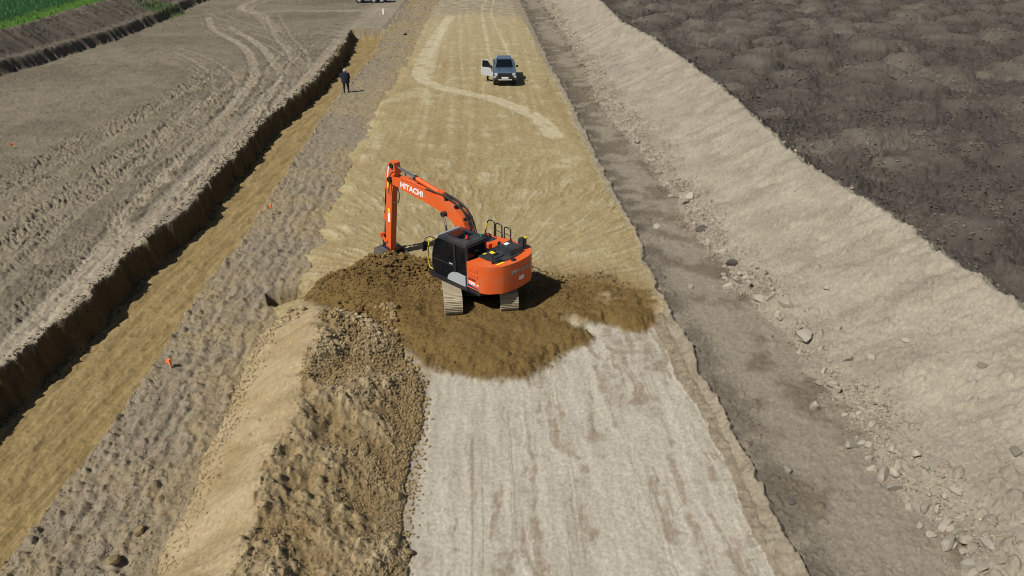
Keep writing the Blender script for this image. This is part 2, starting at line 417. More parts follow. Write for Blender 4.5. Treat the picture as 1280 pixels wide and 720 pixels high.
    for P, hw, dep, light in RD:
        d, off, s_ = path_sd(P, X[gsel] + 0.06 * mid[gsel], Y[gsel])
        k = smooth(hw * 1.2, hw * 0.8, d)
        C[gsel] = mix(C[gsel], A(196, 183, 150), 0.75 * light * k * smooth(-0.6, 0.1, mid[gsel] + 0.3))
        h[gsel] -= dep * k
    # pale compacted layer
    wl = W_left(Y); ww = np.maximum(wr - wl, 1)
    tt = (X - wl) / ww
    p_ = z == 6
    lng2 = fbm(X * 3.2 + 0.4 * mid, Y * 0.30 + X * 0.13, 17, 5, 0.6); pat = fbm(X * 1.1 + 0.35 * mid + Y * 0.05, Y * 0.24 + 0.3 * mid, 18, 5, 0.6); comb = fbm(X * 1.2, Y * 6.0, 46, 3)
    stain = smooth(0.10, 0.55, pat + 0.30 * sml + 0.10 * comb + 0.22 * tiny + 0.45 * (tt - 0.62)) * smooth(-0.5, 0.25, lng2 + 0.25 * sml)
    wc = mix(C_WHITE, C_WHITE2, 0.5 + 0.7 * lng2 + 0.5 * sml + 0.4 * mid)
    wc = mix(wc, C_STAIN, 0.85 * stain)
    for a, ph, wd in PAVE:
        xl = wl + a * ww + 0.16 * ph * np.sin(Y * 0.13 + 5 * ph)
        wc = mix(wc, C_STAIN * 0.9, 0.5 * smooth(wd * 1.6, wd * 0.5, np.abs(X - xl)) * smooth(-0.25, 0.2, perlin(Y * 0.25, X * 0 + 9 * a, 19)))
    wc = mix(wc, C_RIDGE, smooth(0.1, -0.25, X - wl + 0.05 * sml) * 0.8)
    put(p_, wc, 0.22)
    h += np.where(p_, 0.010 * sml + 0.012 * lng2 - 0.012 * stain + 0.007 * tiny + 0.02 * mid, 0)
    # gravelly edge and the kerb ridge
    k_ = z == 7
    face = (X > kf - 0.03) & (X < kt + 0.02)
    top = X >= kt
    put(k_, np.where(face[:, None], mix(C_KERB, C_RIDGE2, 0.30 + 0.7 * streak + 0.7 * sml), np.where(top[:, None], mix(C_EDGE, C_STRIP2, 0.3 + 0.8 * mid), mix(C_RIDGE, C_RIDGE2, 0.5 + sml))), np.where(face, 0.35, 0.9))  # ridge top darker than its left face
    h += np.where(k_ & ~face, 0.07 * bil + 0.05 * fin + 0.02 * sml, 0) + np.where(k_ & face, 0.05 * sml + 0.05 * fin, 0)
    # haul track
    s8 = z == 8
    edge = smooth(1.3, 0.2, X - kt)
    put(s8, mix(mix(C_STRIP, C_STRIP2, smooth(-0.1, 0.5, 0.8 * big + 0.9 * mid + 0.2 * sml)), C_EDGE, 0.75 * edge * smooth(-0.3, 0.3, mid + 0.2)), 0.45 + 0.5 * edge)  # track darkens towards the kerb ridge
    q = np.where(s8)[0]
    dn = np.clip(0.10 + 0.25 * mid[q] + 0.55 * edge[q], 0.03, 1)
    h[q] += 0.02 * sml[q] + 0.035 * mid[q] + 0.008 * tiny[q] + 0.7 * clodfield(X[q], Y[q], 3.6, 5, dn) + 0.7 * clodfield(X[q], Y[q], 7.0, 6, dn)
    # soil bund
    b_ = z == 9
    up = np.clip((X - toe) / np.maximum(tc - toe, 0.1), 0, 1)
    rill = fbm(Y * 0.8 + 1.5 * up + 0.8 * mid, up * 3.0, 20, 3, 0.5)
    put(b_, mix(C_BUND, C_BUND2, 0.42 + 0.45 * rill + 0.6 * mid + 0.45 * sml), 0.6)
    low = smooth(0.35, 0.05, up)
    C[b_] = mix(C, C_STRIP, 0.45 * low)[b_]
    q = np.where(b_)[0]
    dn = np.clip(0.40 + 0.6 * mid[q] + 0.4 * big[q] + 0.7 * low[q], 0.10, 1)
    h[q] += 0.045 * rill[q] + 0.06 * mid[q] + 0.02 * sml[q] + 0.008 * tiny[q] + (0.9 + 0.4 * low[q]) * clodfield(X[q], Y[q], 2.6, 7, dn * 0.6, power=3) + 1.0 * clodfield(X[q], Y[q], 5.5, 8, dn)
    # topsoil heaps
    d_ = z == 10
    ii = np.where(d_)[0]
    hh = np.zeros(len(ii)); xa, ya = X[ii] + 0.35 * mid[ii], Y[ii] + 0.35 * w2[ii]
    for x, y, r, a in HEAPS:
        m = (np.abs(xa - x) < r) & (np.abs(ya - y) < r)
        if not m.any(): continue
        q = ((xa[m] - x) ** 2 + (ya[m] - y) ** 2) / (r * r)
        hh[m] = np.maximum(hh[m], a * np.clip(1 - q, 0, 1) ** 0.8)
    ramp = smooth(0.6, 3.0, X[ii] - tc[ii])
    valley = smooth(0.45, 0.1, hh)
    h[ii] += ramp * hh + (0.35 + 0.65 * valley) * (0.08 * bil[ii] + 0.22 * bilb[ii]) + 0.05 * sml[ii] + 0.015 * tiny[ii]
    dn = np.clip(0.18 + 0.75 * valley + 0.6 * mid[ii], 0.06, 1)
    h[ii] += 0.9 * clodfield(X[ii], Y[ii], 1.7, 9, dn * 0.8) + 0.9 * clodfield(X[ii], Y[ii], 3.4, 10, dn) + 0.8 * clodfield(X[ii], Y[ii], 6.0, 11, dn)
    dc = mix(C_DARK, C_DARK2, 0.4 + 0.9 * mid + 0.4 * sml)
    put(d_, mix(dc, C_DARK3, smooth(0.1, 0.8, big + 0.5 * mid)), 1.0)
    C[ii] = mix(C[ii], C_DARK3, 0.55 * smooth(0.45, 0.8, hh))
    pale = smooth(0, 3, Y - (unproj(1230, 3, 1.1)[1] + 0.0 * X)) * smooth(0, 6, X - unproj(1215, 3, 1.1)[0])
    C[ii] = mix(C[ii], A(178, 166, 140), pale[ii])
    # clay heap on the left of the pale layer
    pc = P_crest(Y) + 0.22 * w1 + 0.08 * sml + 0.10 * mid; pf = P_foot(Y) + 0.18 * w2; lf = B_fill(Y) + 0.12 * w1
    yend = unproj(398, 385, 1.3)[1]
    cap = smooth(yend + 2.6, yend - 0.6, Y + 0.3 * mid)
    ul = np.clip((X - lf) / np.maximum(pc - lf, 0.2), 0, 1); ur = np.clip((pf - X) / np.maximum(pf - pc, 0.2), 0, 1)
    prof = np.where(X < pc, ul ** 0.9, ur ** 0.95)
    prof = 1.06 - np.sqrt((1 - prof) ** 2 + 0.012) - 0.06 * (1 - prof) + 0.0
    prof = np.maximum(prof, 0)
    hp = (1.42 + 0.12 * w2 + 0.10 * mid) * prof * cap
    pm = (hp > 0.05) & (X > lf) & (X < pf)
    right = smooth(-0.03, 0.06, X - pc)
    pr = fbm(Y * 0.8, ul * 1.2, 23, 4)
    clus = smooth(-0.1, 0.5, mid + 0.5 * big)
    rel = right * ((0.25 + clus) * (0.035 * bil + 0.045 * fin) + 0.07 * mid + 0.03 * sml + 0.02 * tiny) + (1 - right) * (0.05 * pr + 0.03 * mid + 0.02 * sml + 0.02 * fin)
    q = np.where(pm)[0]
    dn = np.clip(0.12 + 0.35 * smooth(0.5, 0.0, ul[q]) + right[q] * (0.15 + 0.9 * clus[q]), 0.03, 1)
    rel[q] += 0.7 * clodfield(X[q], Y[q], 3.2, 12, dn) + 0.8 * clodfield(X[q], Y[q], 6.5, 13, dn)
    h = np.where(pm, np.maximum(h, hp + rel * np.minimum(1, hp * 4)), h)
    pcol = mix(mix(C_PILE, C_PILE2, 0.2 + 0.7 * pr), mix(C_PILE2, C_PILE, 0.30 + 0.8 * mid + 0.3 * sml), right)  # left face lighter, right face darker: sun and shade put into the colour
    z[pm] = 11
    put(z == 11, pcol, 0.35 + 0.35 * right)
    # loose moist clay round the excavator
    lm = loose * ((X > br) & (X < kf + 0.1))
    c1, s1 = math.cos(EXC_HEAD), math.sin(EXC_HEAD)
    ml, mt = (X - BUCKET[0]) * c1 + (Y - BUCKET[1]) * s1, -(X - BUCKET[0]) * s1 + (Y - BUCKET[1]) * c1
    mound = 0.36 * np.exp(-((ml + 0.15) / 1.0) ** 2 - ((mt - 1.0) / 1.1) ** 2)
    wx, wy = unproj(450, 352, 0.3)
    mound += 0.38 * np.exp(-((X - wx) / 1.6) ** 2 - ((Y - wy) / 0.9) ** 2)
    wx, wy = unproj(590, 420, 0.3)
    mound += 0.16 * np.exp(-((X - wx) / 1.6) ** 2 - ((Y - wy) / 1.2) ** 2)
    lr = smooth(0.0, 0.8, mound * 1.6 + 0.25 * mid)
    q = np.where(lm > 0.02)[0]
    dn = np.clip(0.25 + 0.5 * lr[q] + 0.5 * mid[q] + 0.4 * smooth(0.6, 0.0, lo_sd[q]), 0.08, 1)
    h[q] += lm[q] * (mound[q] + (0.02 + 0.03 * lr[q]) * bil[q] + 0.02 * sml[q] + 0.06 * mid[q] + 0.8 * clodfield(X[q], Y[q], 2.8, 14, dn * 0.8) + 0.8 * clodfield(X[q], Y[q], 6.0, 15, dn))
    lc_ = mix(C_LOOSE, C_LOOSE2, 0.35 + 0.4 * mid + 0.4 * sml)
    C[:] = mix(C, lc_, lm)
    for pu, pv, pr_ in ((757, 372, .55), (720, 401, .7)):
        ax, ay = unproj(pu, pv, .2)
        C[:] = mix(C, C_FILLP, 0.6 * smooth(pr_, pr_ * .1, np.hypot(X - ax, (Y - ay) * 0.8) + 0.35 * mid + 0.2 * sml))
    rough[:] = rough * (1 - lm) + lm * (0.5 + 0.4 * lr)
    z[(lm > 0.5) & (z != 11) & (z != 4)] = 12
    z[(lm > 0.5) & (z == 4) & (mound > 0.1)] = 12
    # bucket-wide notch dug into the ridge
    nx, ny = unproj(335, 374, 0.1)
    na = R(20)
    qx, qy = (X - nx) * math.cos(na) + (Y - ny) * math.sin(na), -(X - nx) * math.sin(na) + (Y - ny) * math.cos(na)
    notch = smooth(-0.06, 0.02, qx) * smooth(2.6, 0.2, qx) * smooth(0.62, 0.5, np.abs(qy + 0.03 * sml))
    h -= 0.62 * notch
    C[:] = mix(C, C_FLOOR, 0.8 * notch)
    # fine colour scatter everywhere
    grain = perlin(X * 27, Y * 27, 50)
    C *= np.clip(1 + 0.14 * tiny + 0.07 * sml + 0.16 * grain, 0.5, 1.6)[:, None]
    C = np.clip(C, 0.004, 0.9)
    return h.reshape(sh), C.reshape(sh + (3,)), rough.reshape(sh), z.reshape(sh)


# ------------------------------------------------------------------ materials
def nodes_of(m):
    m.use_nodes = True
    nt = m.node_tree
    return nt, nt.nodes['Principled BSDF']
def soil_material(name, bump=1.0, var=0.35):
    m = bpy.data.materials.new(name); nt, b = nodes_of(m)
    N = nt.nodes.new; L = nt.links.new
    at = N('ShaderNodeAttribute'); at.attribute_name = 'Col'
    ar = N('ShaderNodeAttribute'); ar.attribute_name = 'Rgh'
    geo = N('ShaderNodeNewGeometry')
    n1 = N('ShaderNodeTexNoise'); n1.inputs['Scale'].default_value = 9; n1.inputs['Detail'].default_value = 8; n1.inputs['Roughness'].default_value = 0.7
    n2 = N('ShaderNodeTexNoise'); n2.inputs['Scale'].default_value = 45; n2.inputs['Detail'].default_value = 4; n2.inputs['Roughness'].default_value = 0.65
    vo = N('ShaderNodeTexVoronoi'); vo.inputs['Scale'].default_value = 14; vo.inputs['Randomness'].default_value = 1
    for n in (n1, n2, vo): L(geo.outputs['Position'], n.inputs['Vector'])
    r1 = N('ShaderNodeMapRange'); r1.inputs['From Min'].default_value = 0.3; r1.inputs['From Max'].default_value = 0.7; r1.inputs['To Min'].default_value = 1 - var * 0.5; r1.inputs['To Max'].default_value = 1 + var * 0.5
    L(n1.outputs['Fac'], r1.inputs['Value'])
    r2 = N('ShaderNodeMapRange'); r2.inputs['From Min'].default_value = 0.3; r2.inputs['From Max'].default_value = 0.7; r2.inputs['To Min'].default_value = 1 - var * 0.4; r2.inputs['To Max'].default_value = 1 + var * 0.4
    L(n2.outputs['Fac'], r2.inputs['Value'])
    mu = N('ShaderNodeMath'); mu.operation = 'MULTIPLY'
    L(r1.outputs[0], mu.inputs[0]); L(r2.outputs[0], mu.inputs[1])
    mx = N('ShaderNodeVectorMath'); mx.operation = 'SCALE'
    L(at.outputs['Color'], mx.inputs[0]); L(mu.outputs[0], mx.inputs['Scale'])
    L(mx.outputs[0], b.inputs['Base Color'])
    b.inputs['Roughness'].default_value = 0.95
    b.inputs['Specular IOR Level'].default_value = 0.15
    # relief: crumbs and pebbles
    vr = N('ShaderNodeMapRange'); vr.inputs['From Max'].default_value = 0.5; vr.inputs['To Min'].default_value = 0.022; vr.inputs['To Max'].default_value = 0.0
    L(vo.outputs['Distance'], vr.inputs['Value'])
    a1 = N('ShaderNodeMath'); a1.operation = 'MULTIPLY_ADD'; a1.inputs[1].default_value = 0.085
    L(n1.outputs['Fac'], a1.inputs[0]); L(vr.outputs[0], a1.inputs[2])
    a2 = N('ShaderNodeMath'); a2.operation = 'MULTIPLY_ADD'; a2.inputs[1].default_value = 0.03
    L(n2.outputs['Fac'], a2.inputs[0]); L(a1.outputs[0], a2.inputs[2])
    a3 = N('ShaderNodeMath'); a3.operation = 'MULTIPLY'
    L(a2.outputs[0], a3.inputs[0]); L(ar.outputs['Fac'], a3.inputs[1])
    bp = N('ShaderNodeBump'); bp.inputs['Strength'].default_value = 0.75; bp.inputs['Distance'].default_value = bump
    L(a3.outputs[0], bp.inputs['Height']); L(bp.outputs[0], b.inputs['Normal'])
    return m
M_SOIL = soil_material('soil', 0.6)
M_CLOD = soil_material('clod', 0.15, 0.4)

def paint(name, col, rough=0.4, metal=0.0, dust=0.25, scale=3.0, spec=0.5, dustcol=(0.30, 0.25, 0.17), coat=0.0):
    m = bpy.data.materials.new(name); nt, b = nodes_of(m)
    N = nt.nodes.new; L = nt.links.new
    tc = N('ShaderNodeTexCoord')
    n = N('ShaderNodeTexNoise'); n.inputs['Scale'].default_value = scale; n.inputs['Detail'].default_value = 7; n.inputs['Roughness'].default_value = 0.65
    L(tc.outputs['Object'], n.inputs['Vector'])
    cr = N('ShaderNodeMapRange'); cr.inputs['From Min'].default_value = 0.45; cr.inputs['From Max'].default_value = 0.8; cr.inputs['To Max'].default_value = dust * 1.6; cr.inputs['To Min'].default_value = dust * 0.15
    L(n.outputs['Fac'], cr.inputs['Value'])
    mx = N('ShaderNodeMix'); mx.data_type = 'RGBA'
    mx.inputs[6].default_value = (*col, 1); mx.inputs[7].default_value = (*dustcol, 1)
    L(cr.outputs[0], mx.inputs[0]); L(mx.outputs[2], b.inputs['Base Color'])
    rr = N('ShaderNodeMapRange'); rr.inputs['To Min'].default_value = rough * 0.85; rr.inputs['To Max'].default_value = min(1, rough * 1.3 + 0.1 * dust)
    L(n.outputs['Fac'], rr.inputs['Value']); L(rr.outputs[0], b.inputs['Roughness'])
    b.inputs['Metallic'].default_value = metal
    b.inputs['Specular IOR Level'].default_value = spec
    b.inputs['Coat Weight'].default_value = coat
    return m
M = {}
M['orange'] = paint('orange_paint', (0.72, 0.105, 0.012), 0.42, 0, 0.22, 2.5, coat=0.08)
M['orange2'] = paint('orange_paint_vented', (0.50, 0.04, 0.01), 0.5, 0, 0.10)
M['black'] = paint('black_paint', (0.012, 0.014, 0.018), 0.4, 0, 0.06)
M['slate'] = paint('slate_paint', (0.018, 0.024, 0.032), 0.42, 0, 0.14)
M['rubber'] = paint('rubber', (0.012, 0.012, 0.012), 0.75, 0, 0.15)
M['steel'] = paint('worn_steel', (0.16, 0.15, 0.14), 0.5, 0.6, 0.4, 6)
M['chrome'] = paint('rod_chrome', (0.75, 0.76, 0.78), 0.18, 1.0, 0.02)
M['shoe'] = paint('muddy_shoe', (0.36, 0.30, 0.20), 0.85, 0, 0.7, 5, dustcol=(0.44, 0.36, 0.24))
M['chain'] = paint('muddy_chain', (0.06, 0.05, 0.04), 0.8, 0.2, 0.5)
M['glass'] = paint('tinted_glass', (0.004, 0.006, 0.009), 0.06, 0, 0.01, spec=0.3)
M['grey'] = paint('grey_panel', (0.36, 0.38, 0.39), 0.5, 0, 0.1)
M['white'] = paint('white_decal', (0.80, 0.80, 0.78), 0.5, 0, 0.03)
M['yellow'] = paint('yellow_rail', (0.75, 0.62, 0.03), 0.45, 0, 0.05)
M['red'] = paint('red_beacon', (0.65, 0.04, 0.02), 0.25, 0, 0.02)
M['dkred'] = paint('dark_red_decal', (0.16, 0.01, 0.01), 0.5, 0, 0.02)
M['blue'] = paint('blue_decal', (0.03, 0.03, 0.16), 0.5, 0, 0.02)
M['green'] = paint('green_cap', (0.02, 0.16, 0.09), 0.5, 0, 0.1)
M['car'] = paint('car_paint', (0.16, 0.235, 0.32), 0.25, 0.65, 0.08, 1.5, coat=0.6)
M['carroof'] = paint('car_inner_door', (0.55, 0.57, 0.58), 0.3, 0.3, 0.05)
M['lamp'] = paint('headlamp', (0.75, 0.78, 0.80), 0.12, 0.3, 0.02)
M['silver'] = paint('silver_trim', (0.70, 0.70, 0.70), 0.35, 0.4, 0.06)
M['navy'] = paint('navy_cloth', (0.005, 0.007, 0.022), 0.9, 0, 0.05, 20, dustcol=(0.05, 0.05, 0.08))
M['trouser'] = paint('dark_trousers', (0.010, 0.013, 0.026), 0.9, 0, 0.05, 20, dustcol=(0.05, 0.05, 0.07))
M['skin'] = paint('skin', (0.45, 0.26, 0.18), 0.6, 0, 0.02)
M['hair'] = paint('grey_hair', (0.40, 0.38, 0.37), 0.8, 0, 0.05, 30)
M['boot'] = paint('boots', (0.02, 0.016, 0.012), 0.8, 0, 0.3)
M['wood'] = paint('peg_wood', (0.45, 0.36, 0.22), 0.8, 0, 0.2, 10)
M['fluo'] = paint('fluorescent_orange', (0.90, 0.20, 0.05), 0.6, 0, 0.05)
def leaf_material():
    m = bpy.data.materials.new('weed_leaf'); nt, b = nodes_of(m)
    oi = nt.nodes.new('ShaderNodeNewGeometry'); n = nt.nodes.new('ShaderNodeTexNoise'); n.inputs['Scale'].default_value = 3
    nt.links.new(oi.outputs['Position'], n.inputs['Vector'])
    cr = nt.nodes.new('ShaderNodeValToRGB'); cr.color_ramp.elements[0].color = (0.05, 0.12, 0.02, 1); cr.color_ramp.elements[1].color = (0.13, 0.22, 0.05, 1)
    nt.links.new(n.outputs['Fac'], cr.inputs[0]); nt.links.new(cr.outputs[0], b.inputs['Base Color'])
    b.inputs['Roughness'].default_value = 0.7
    return m
M['leaf'] = leaf_material()
def stone_material(name, a, bcol):
    m = bpy.data.materials.new(name); nt, b = nodes_of(m)
    N = nt.nodes.new; L = nt.links.new
    tc = N('ShaderNodeTexCoord'); oi = N('ShaderNodeObjectInfo')
    n = N('ShaderNodeTexNoise'); n.inputs['Scale'].default_value = 5; n.inputs['Detail'].default_value = 8; n.inputs['Roughness'].default_value = 0.7
    L(tc.outputs['Object'], n.inputs['Vector'])
    mx = N('ShaderNodeMix'); mx.data_type = 'RGBA'; mx.inputs[6].default_value = (*a, 1); mx.inputs[7].default_value = (*bcol, 1)
    L(n.outputs['Fac'], mx.inputs[0])
    mr = N('ShaderNodeMapRange'); mr.inputs['To Min'].default_value = 0.75; mr.inputs['To Max'].default_value = 1.15
    L(oi.outputs['Random'], mr.inputs['Value'])
    sc = N('ShaderNodeVectorMath'); sc.operation = 'SCALE'
    L(mx.outputs[2], sc.inputs[0]); L(mr.outputs[0], sc.inputs['Scale']); L(sc.outputs[0], b.inputs['Base Color'])
    b.inputs['Roughness'].default_value = 0.9
    bp = N('ShaderNodeBump'); bp.inputs['Strength'].default_value = 0.6; bp.inputs['Distance'].default_value = 0.03
    L(n.outputs['Fac'], bp.inputs['Height']); L(bp.outputs[0], b.inputs['Normal'])
    return m
M['stone'] = stone_material('pale_stone', tuple(A(182, 172, 152)), tuple(A(156, 146, 127)))
M['stone_dark'] = stone_material('dark_lump', tuple(A(104, 95, 84)), tuple(A(84, 77, 70)))
M['stone_mid'] = stone_material('grey_slab', tuple(A(134, 124, 107)), tuple(A(112, 103, 90)))
M['stone_clay'] = stone_material('clay_lump', tuple(A(150, 132, 94)), tuple(A(120, 102, 66)))

# ------------------------------------------------------------------ the ground
NR, NC = 920, 1020
tY = np.linspace(0, 1, NR)
Yr = 7.5 * (165 / 7.5) ** tY
half = 0.74 * (Yr * 0.888 + 6.2) + 3.0
cxr = Yr * math.tan(YAW)
uu = np.linspace(-1, 1, NC)
GX = cxr[:, None] + half[:, None] * uu[None, :]
GY = np.repeat(Yr[:, None], NC, 1)
GZ, GC, GR, GZn = terrain(GX, GY)
def sample(X, Y):
    """height, colour and zone of the built ground mesh at X, Y"""
    X = np.asarray(X, float); Y = np.asarray(Y, float)
    r = np.clip(np.log(np.maximum(Y, 7.6) / 7.5) / math.log(165 / 7.5) * (NR - 1), 0, NR - 1.001)
    hw = 0.74 * (Y * 0.888 + 6.2) + 3.0
    c = np.clip(((X - Y * math.tan(YAW)) / hw + 1) / 2 * (NC - 1), 0, NC - 1.001)
    i, j = r.astype(int), c.astype(int)
    a, b = r - i, c - j
    z = (GZ[i, j] * (1 - b) + GZ[i, j + 1] * b) * (1 - a) + (GZ[i + 1, j] * (1 - b) + GZ[i + 1, j + 1] * b) * a
    return z, GC[i, j], GR[i, j], GZn[i, j]
def ground_z(x, y):
    return float(sample(np.array([x]), np.array([y]))[0][0])
# faces by zone
zi = GZn[:-1, :-1]
idx = np.arange(NR * NC).reshape(NR, NC)
V = np.stack([GX, GY, GZ], -1).reshape(-1, 3)
Cf = np.concatenate([GC.reshape(-1, 3), np.ones((NR * NC, 1))], 1).astype(np.float32)
Rf = GR.reshape(-1).astype(np.float32)
quads = np.stack([idx[:-1, :-1], idx[:-1, 1:], idx[1:, 1:], idx[1:, :-1]], -1)
def mesh_np(name, verts, faces, k, cols=None, rgh=None, mat=None, smoothf=True):
    me = bpy.data.meshes.new(name)
    nv, nf = len(verts), len(faces)
    me.vertices.add(nv); me.vertices.foreach_set('co', np.ascontiguousarray(verts, np.float32).ravel())
    me.loops.add(nf * k); me.loops.foreach_set('vertex_index', np.ascontiguousarray(faces, np.int32).ravel())
    me.polygons.add(nf); me.polygons.foreach_set('loop_start', np.arange(nf, dtype=np.int32) * k)
    me.polygons.foreach_set('use_smooth', np.full(nf, smoothf))
    me.update(calc_edges=True)
    if cols is not None:
        a = me.attributes.new('Col', 'FLOAT_COLOR', 'POINT'); a.data.foreach_set('color', np.ascontiguousarray(cols, np.float32).ravel())
    if rgh is not None:
        a = me.attributes.new('Rgh', 'FLOAT', 'POINT'); a.data.foreach_set('value', np.ascontiguousarray(rgh, np.float32))
    if mat: me.materials.append(mat)
    o = bpy.data.objects.new(name, me); COL.objects.link(o)
    return o
THINGS = {1: ('dark grey-brown soil bank with bare slope beside the green crop at far left', 'soil bank'),
          9: ('long pale beige soil bund with stones along its foot, right of the road', 'soil bund'),
          11: ('long ridged heap of yellow clay with crumbly right face, left of the pale road', 'clay heap')}
for k, name in enumerate(ZONES):
    q = quads[zi == k]
    if not len(q): continue
    used, inv = np.unique(q, return_inverse=True)
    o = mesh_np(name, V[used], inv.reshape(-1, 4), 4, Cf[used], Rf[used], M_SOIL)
    if k in THINGS: tag(o, *THINGS[k])
    else: tag(o, kind='structure')
# low sheet under and beyond the site, out to the horizon
def far_sheet():
    n = 60
    a = np.sign(np.linspace(-1, 1, n)) * np.abs(np.linspace(-1, 1, n)) ** 2.5 * 3000
    xx, yy = np.meshgrid(a, a + 60)
    z = -1.6 + 0 * xx
    c = np.ones(xx.shape + (4,)); c[..., :3] = A(120, 112, 92); c[(xx < -90) | (yy > 300)] = (*C_GREEN, 1)
    i = np.arange(n * n).reshape(n, n)
    q = np.stack([i[:-1, :-1], i[:-1, 1:], i[1:, 1:], i[1:, :-1]], -1).reshape(-1, 4)
    o = mesh_np('ground', np.stack([xx, yy, z], -1).reshape(-1, 3), q, 4, c.reshape(-1, 4), np.full(n * n, 0.5), M_SOIL)
    tag(o, kind='structure')
far_sheet()

# ------------------------------------------------------------------ loose clods, crumbs and rubble (uncountable)
def ico(sub):
    bm = bmesh.new(); bmesh.ops.create_icosphere(bm, subdivisions=sub, radius=1.0)
    v = np.array([p.co[:] for p in bm.verts]); f = np.array([[q.index for q in p.verts] for p in bm.faces]); bm.free()
    return v, f
I1v, I1f = ico(1)
def scatter(name, label, X, Y, size, colmul=1.0, flat=0.8, lift=0.5, col=None):
    n = len(X)
    if n == 0: return
    Z, C, Rg, zn = sample(X, Y)
    g = np.random.default_rng(len(name) * 7 + n)
    q = g.normal(size=(n, 4)); q /= np.linalg.norm(q, axis=1)[:, None]
    a, b, c, d = q.T
    Rm = np.stack([np.stack([1 - 2 * (c * c + d * d), 2 * (b * c - a * d), 2 * (b * d + a * c)], -1), np.stack([2 * (b * c + a * d), 1 - 2 * (b * b + d * d), 2 * (c * d - a * b)], -1), np.stack([2 * (b * d - a * c), 2 * (c * d + a * b), 1 - 2 * (b * b + c * c)], -1)], 1)
    jit = I1v[None] * g.uniform(0.72, 1.28, (n, 12, 1))
    jit = jit * g.uniform(0.7, 1.3, (n, 1, 3))
    W = np.einsum('nij,nkj->nki', Rm, jit) * size[:, None, None]
    W[..., 2] *= flat
    W += np.stack([X, Y, Z + size * flat * lift], -1)[:, None, :]
    F = (I1f[None] + (np.arange(n) * 12)[:, None, None]).reshape(-1, 3)
    cc = (C if col is None else np.repeat(np.asarray(col)[None], n, 0)) * colmul * g.uniform(0.72, 1.24, (n, 1))
    Cc = np.repeat(np.concatenate([cc, np.ones((n, 1))], 1)[:, None, :], 12, 1).reshape(-1, 4)
    o = mesh_np(name, W.reshape(-1, 3), F, 3, Cc, np.full(n * 12, 0.5), M_CLOD, False)
    tag(o, label, None, None, 'stuff')
    return o
area = np.gradient(Yr)[:, None] * (2 * half / (NC - 1))[:, None] * np.ones((1, NC))
screen_w = 1.0 / (1 + (GY / 45.0) ** 2)
flatZ = GZn.ravel()
def pick(mask, n, dens=None):
    p = (area * np.clip(screen_w, 0.05, 1)).ravel() * mask.ravel()
    if dens is not None: p = p * np.clip(dens.ravel(), 0, None)
    p = p / p.sum()
    i = np.random.default_rng(n).choice(NR * NC, n, p=p)
    dy = np.gradient(Yr)[i // NC]; dx = (2 * half / (NC - 1))[i // NC]
    g = np.random.default_rng(n + 1)
    return GX.ravel()[i] + g.uniform(-.5, .5, n) * dx, GY.ravel()[i] + g.uniform(-.5, .5, n) * dy
def powsize(n, a, b, k=2.2, seed=0):
    u = np.random.default_rng(n + seed).uniform(0, 1, n)
    return a * (1 + u * ((b / a) ** (1 - k) - 1)) ** (1 / (1 - k))
cl = 0.35 + fbm(GX * 0.35, GY * 0.35, 31, 3)
toeG = T_toe(GY); crG = T_crest(GY); upG = (GX - toeG) / np.maximum(crG - toeG, 0.1)
pfG = P_foot(GY); pcG = P_crest(GY); brG = B_ridge(GY); kfG = K_foot(GY); ktG = K_top(GY)
def sc(name, label, mask, n, a, b, k=2.4, dens=None, **kw):
    X, Y = pick(mask, n, dens)
    scatter(name, label, X, Y, powsize(n, a, b, k), **kw)
sc('soil_clods', 'dark clods strewn over the topsoil heaps', flatZ.reshape(NR, NC) == 10, 9000, 0.07, 0.32, 2.4, np.clip(cl, 0.06, 1) ** 1.3, colmul=1.35, lift=0.45)
sc('bund_crumbs', 'pale crumbs and small stones on the soil bund', flatZ.reshape(NR, NC) == 9, 8000, 0.018, 0.10, 2.5, 0.25 + smooth(0.5, 0, upG) + np.clip(cl, 0, 1))
sc('toe_rubble', 'pale stony rubble along the foot of the soil bund', (np.abs(upG - 0.10) < 0.30), 8000, 0.035, 0.20, 2.3, np.exp(-((upG - 0.09) / 0.10) ** 2) * np.clip(0.2 + cl, 0.05, 1.5), colmul=1.12)
sc('ridge_clods', 'grey clods on the ridge between trench and road', flatZ.reshape(NR, NC) == 4, 6000, 0.02, 0.11, 2.5, 0.35 + smooth(0.9, 0.1, GX - brG) + np.clip(cl, 0, 1))
sc('heap_clods', 'crumbly clay lumps on the right face of the heap', (flatZ.reshape(NR, NC) == 11) & (GX > pcG), 9000, 0.015, 0.11, 2.3, 0.08 + np.clip(cl - 0.1, 0, 1) ** 1.3 * 2 + 1.6 * smooth(1.3, 0.1, pfG - GX), colmul=1.02)
sc('heap_foot_lumps', 'clay lumps rolled to the foot of the heap', (np.abs(GX - pfG + 0.10) < 0.4) & (GY < 23), 650, 0.022, 0.15, 2.2, np.exp(-((GX - pfG + 0.12) / 0.22) ** 2), col=C_PILE2)
sc('heap_left_crumbs', 'crumbs at the left foot of the clay heap', (flatZ.reshape(NR, NC) == 11) & (GX <= pcG), 900, 0.02, 0.08, 2.5, smooth(1.2, 0.1, GX - B_fill(GY)))
sc('loose_clay_lumps', 'moist clay lumps round the excavator', flatZ.reshape(NR, NC) == 12, 3600, 0.02, 0.10, 2.5, 0.3 + np.clip(cl, 0, 1))
sc('kerb_crumbs', 'small clods along the edge ridge of the road', (GX > kfG - 0.7) & (GX < ktG + 1.2), 4500, 0.02, 0.10, 2.5, 0.15 + np.exp(-((GX - ktG - 0.55) / 0.35) ** 2) + 0.7 * np.exp(-((GX - kfG + 0.25) / 0.2) ** 2))
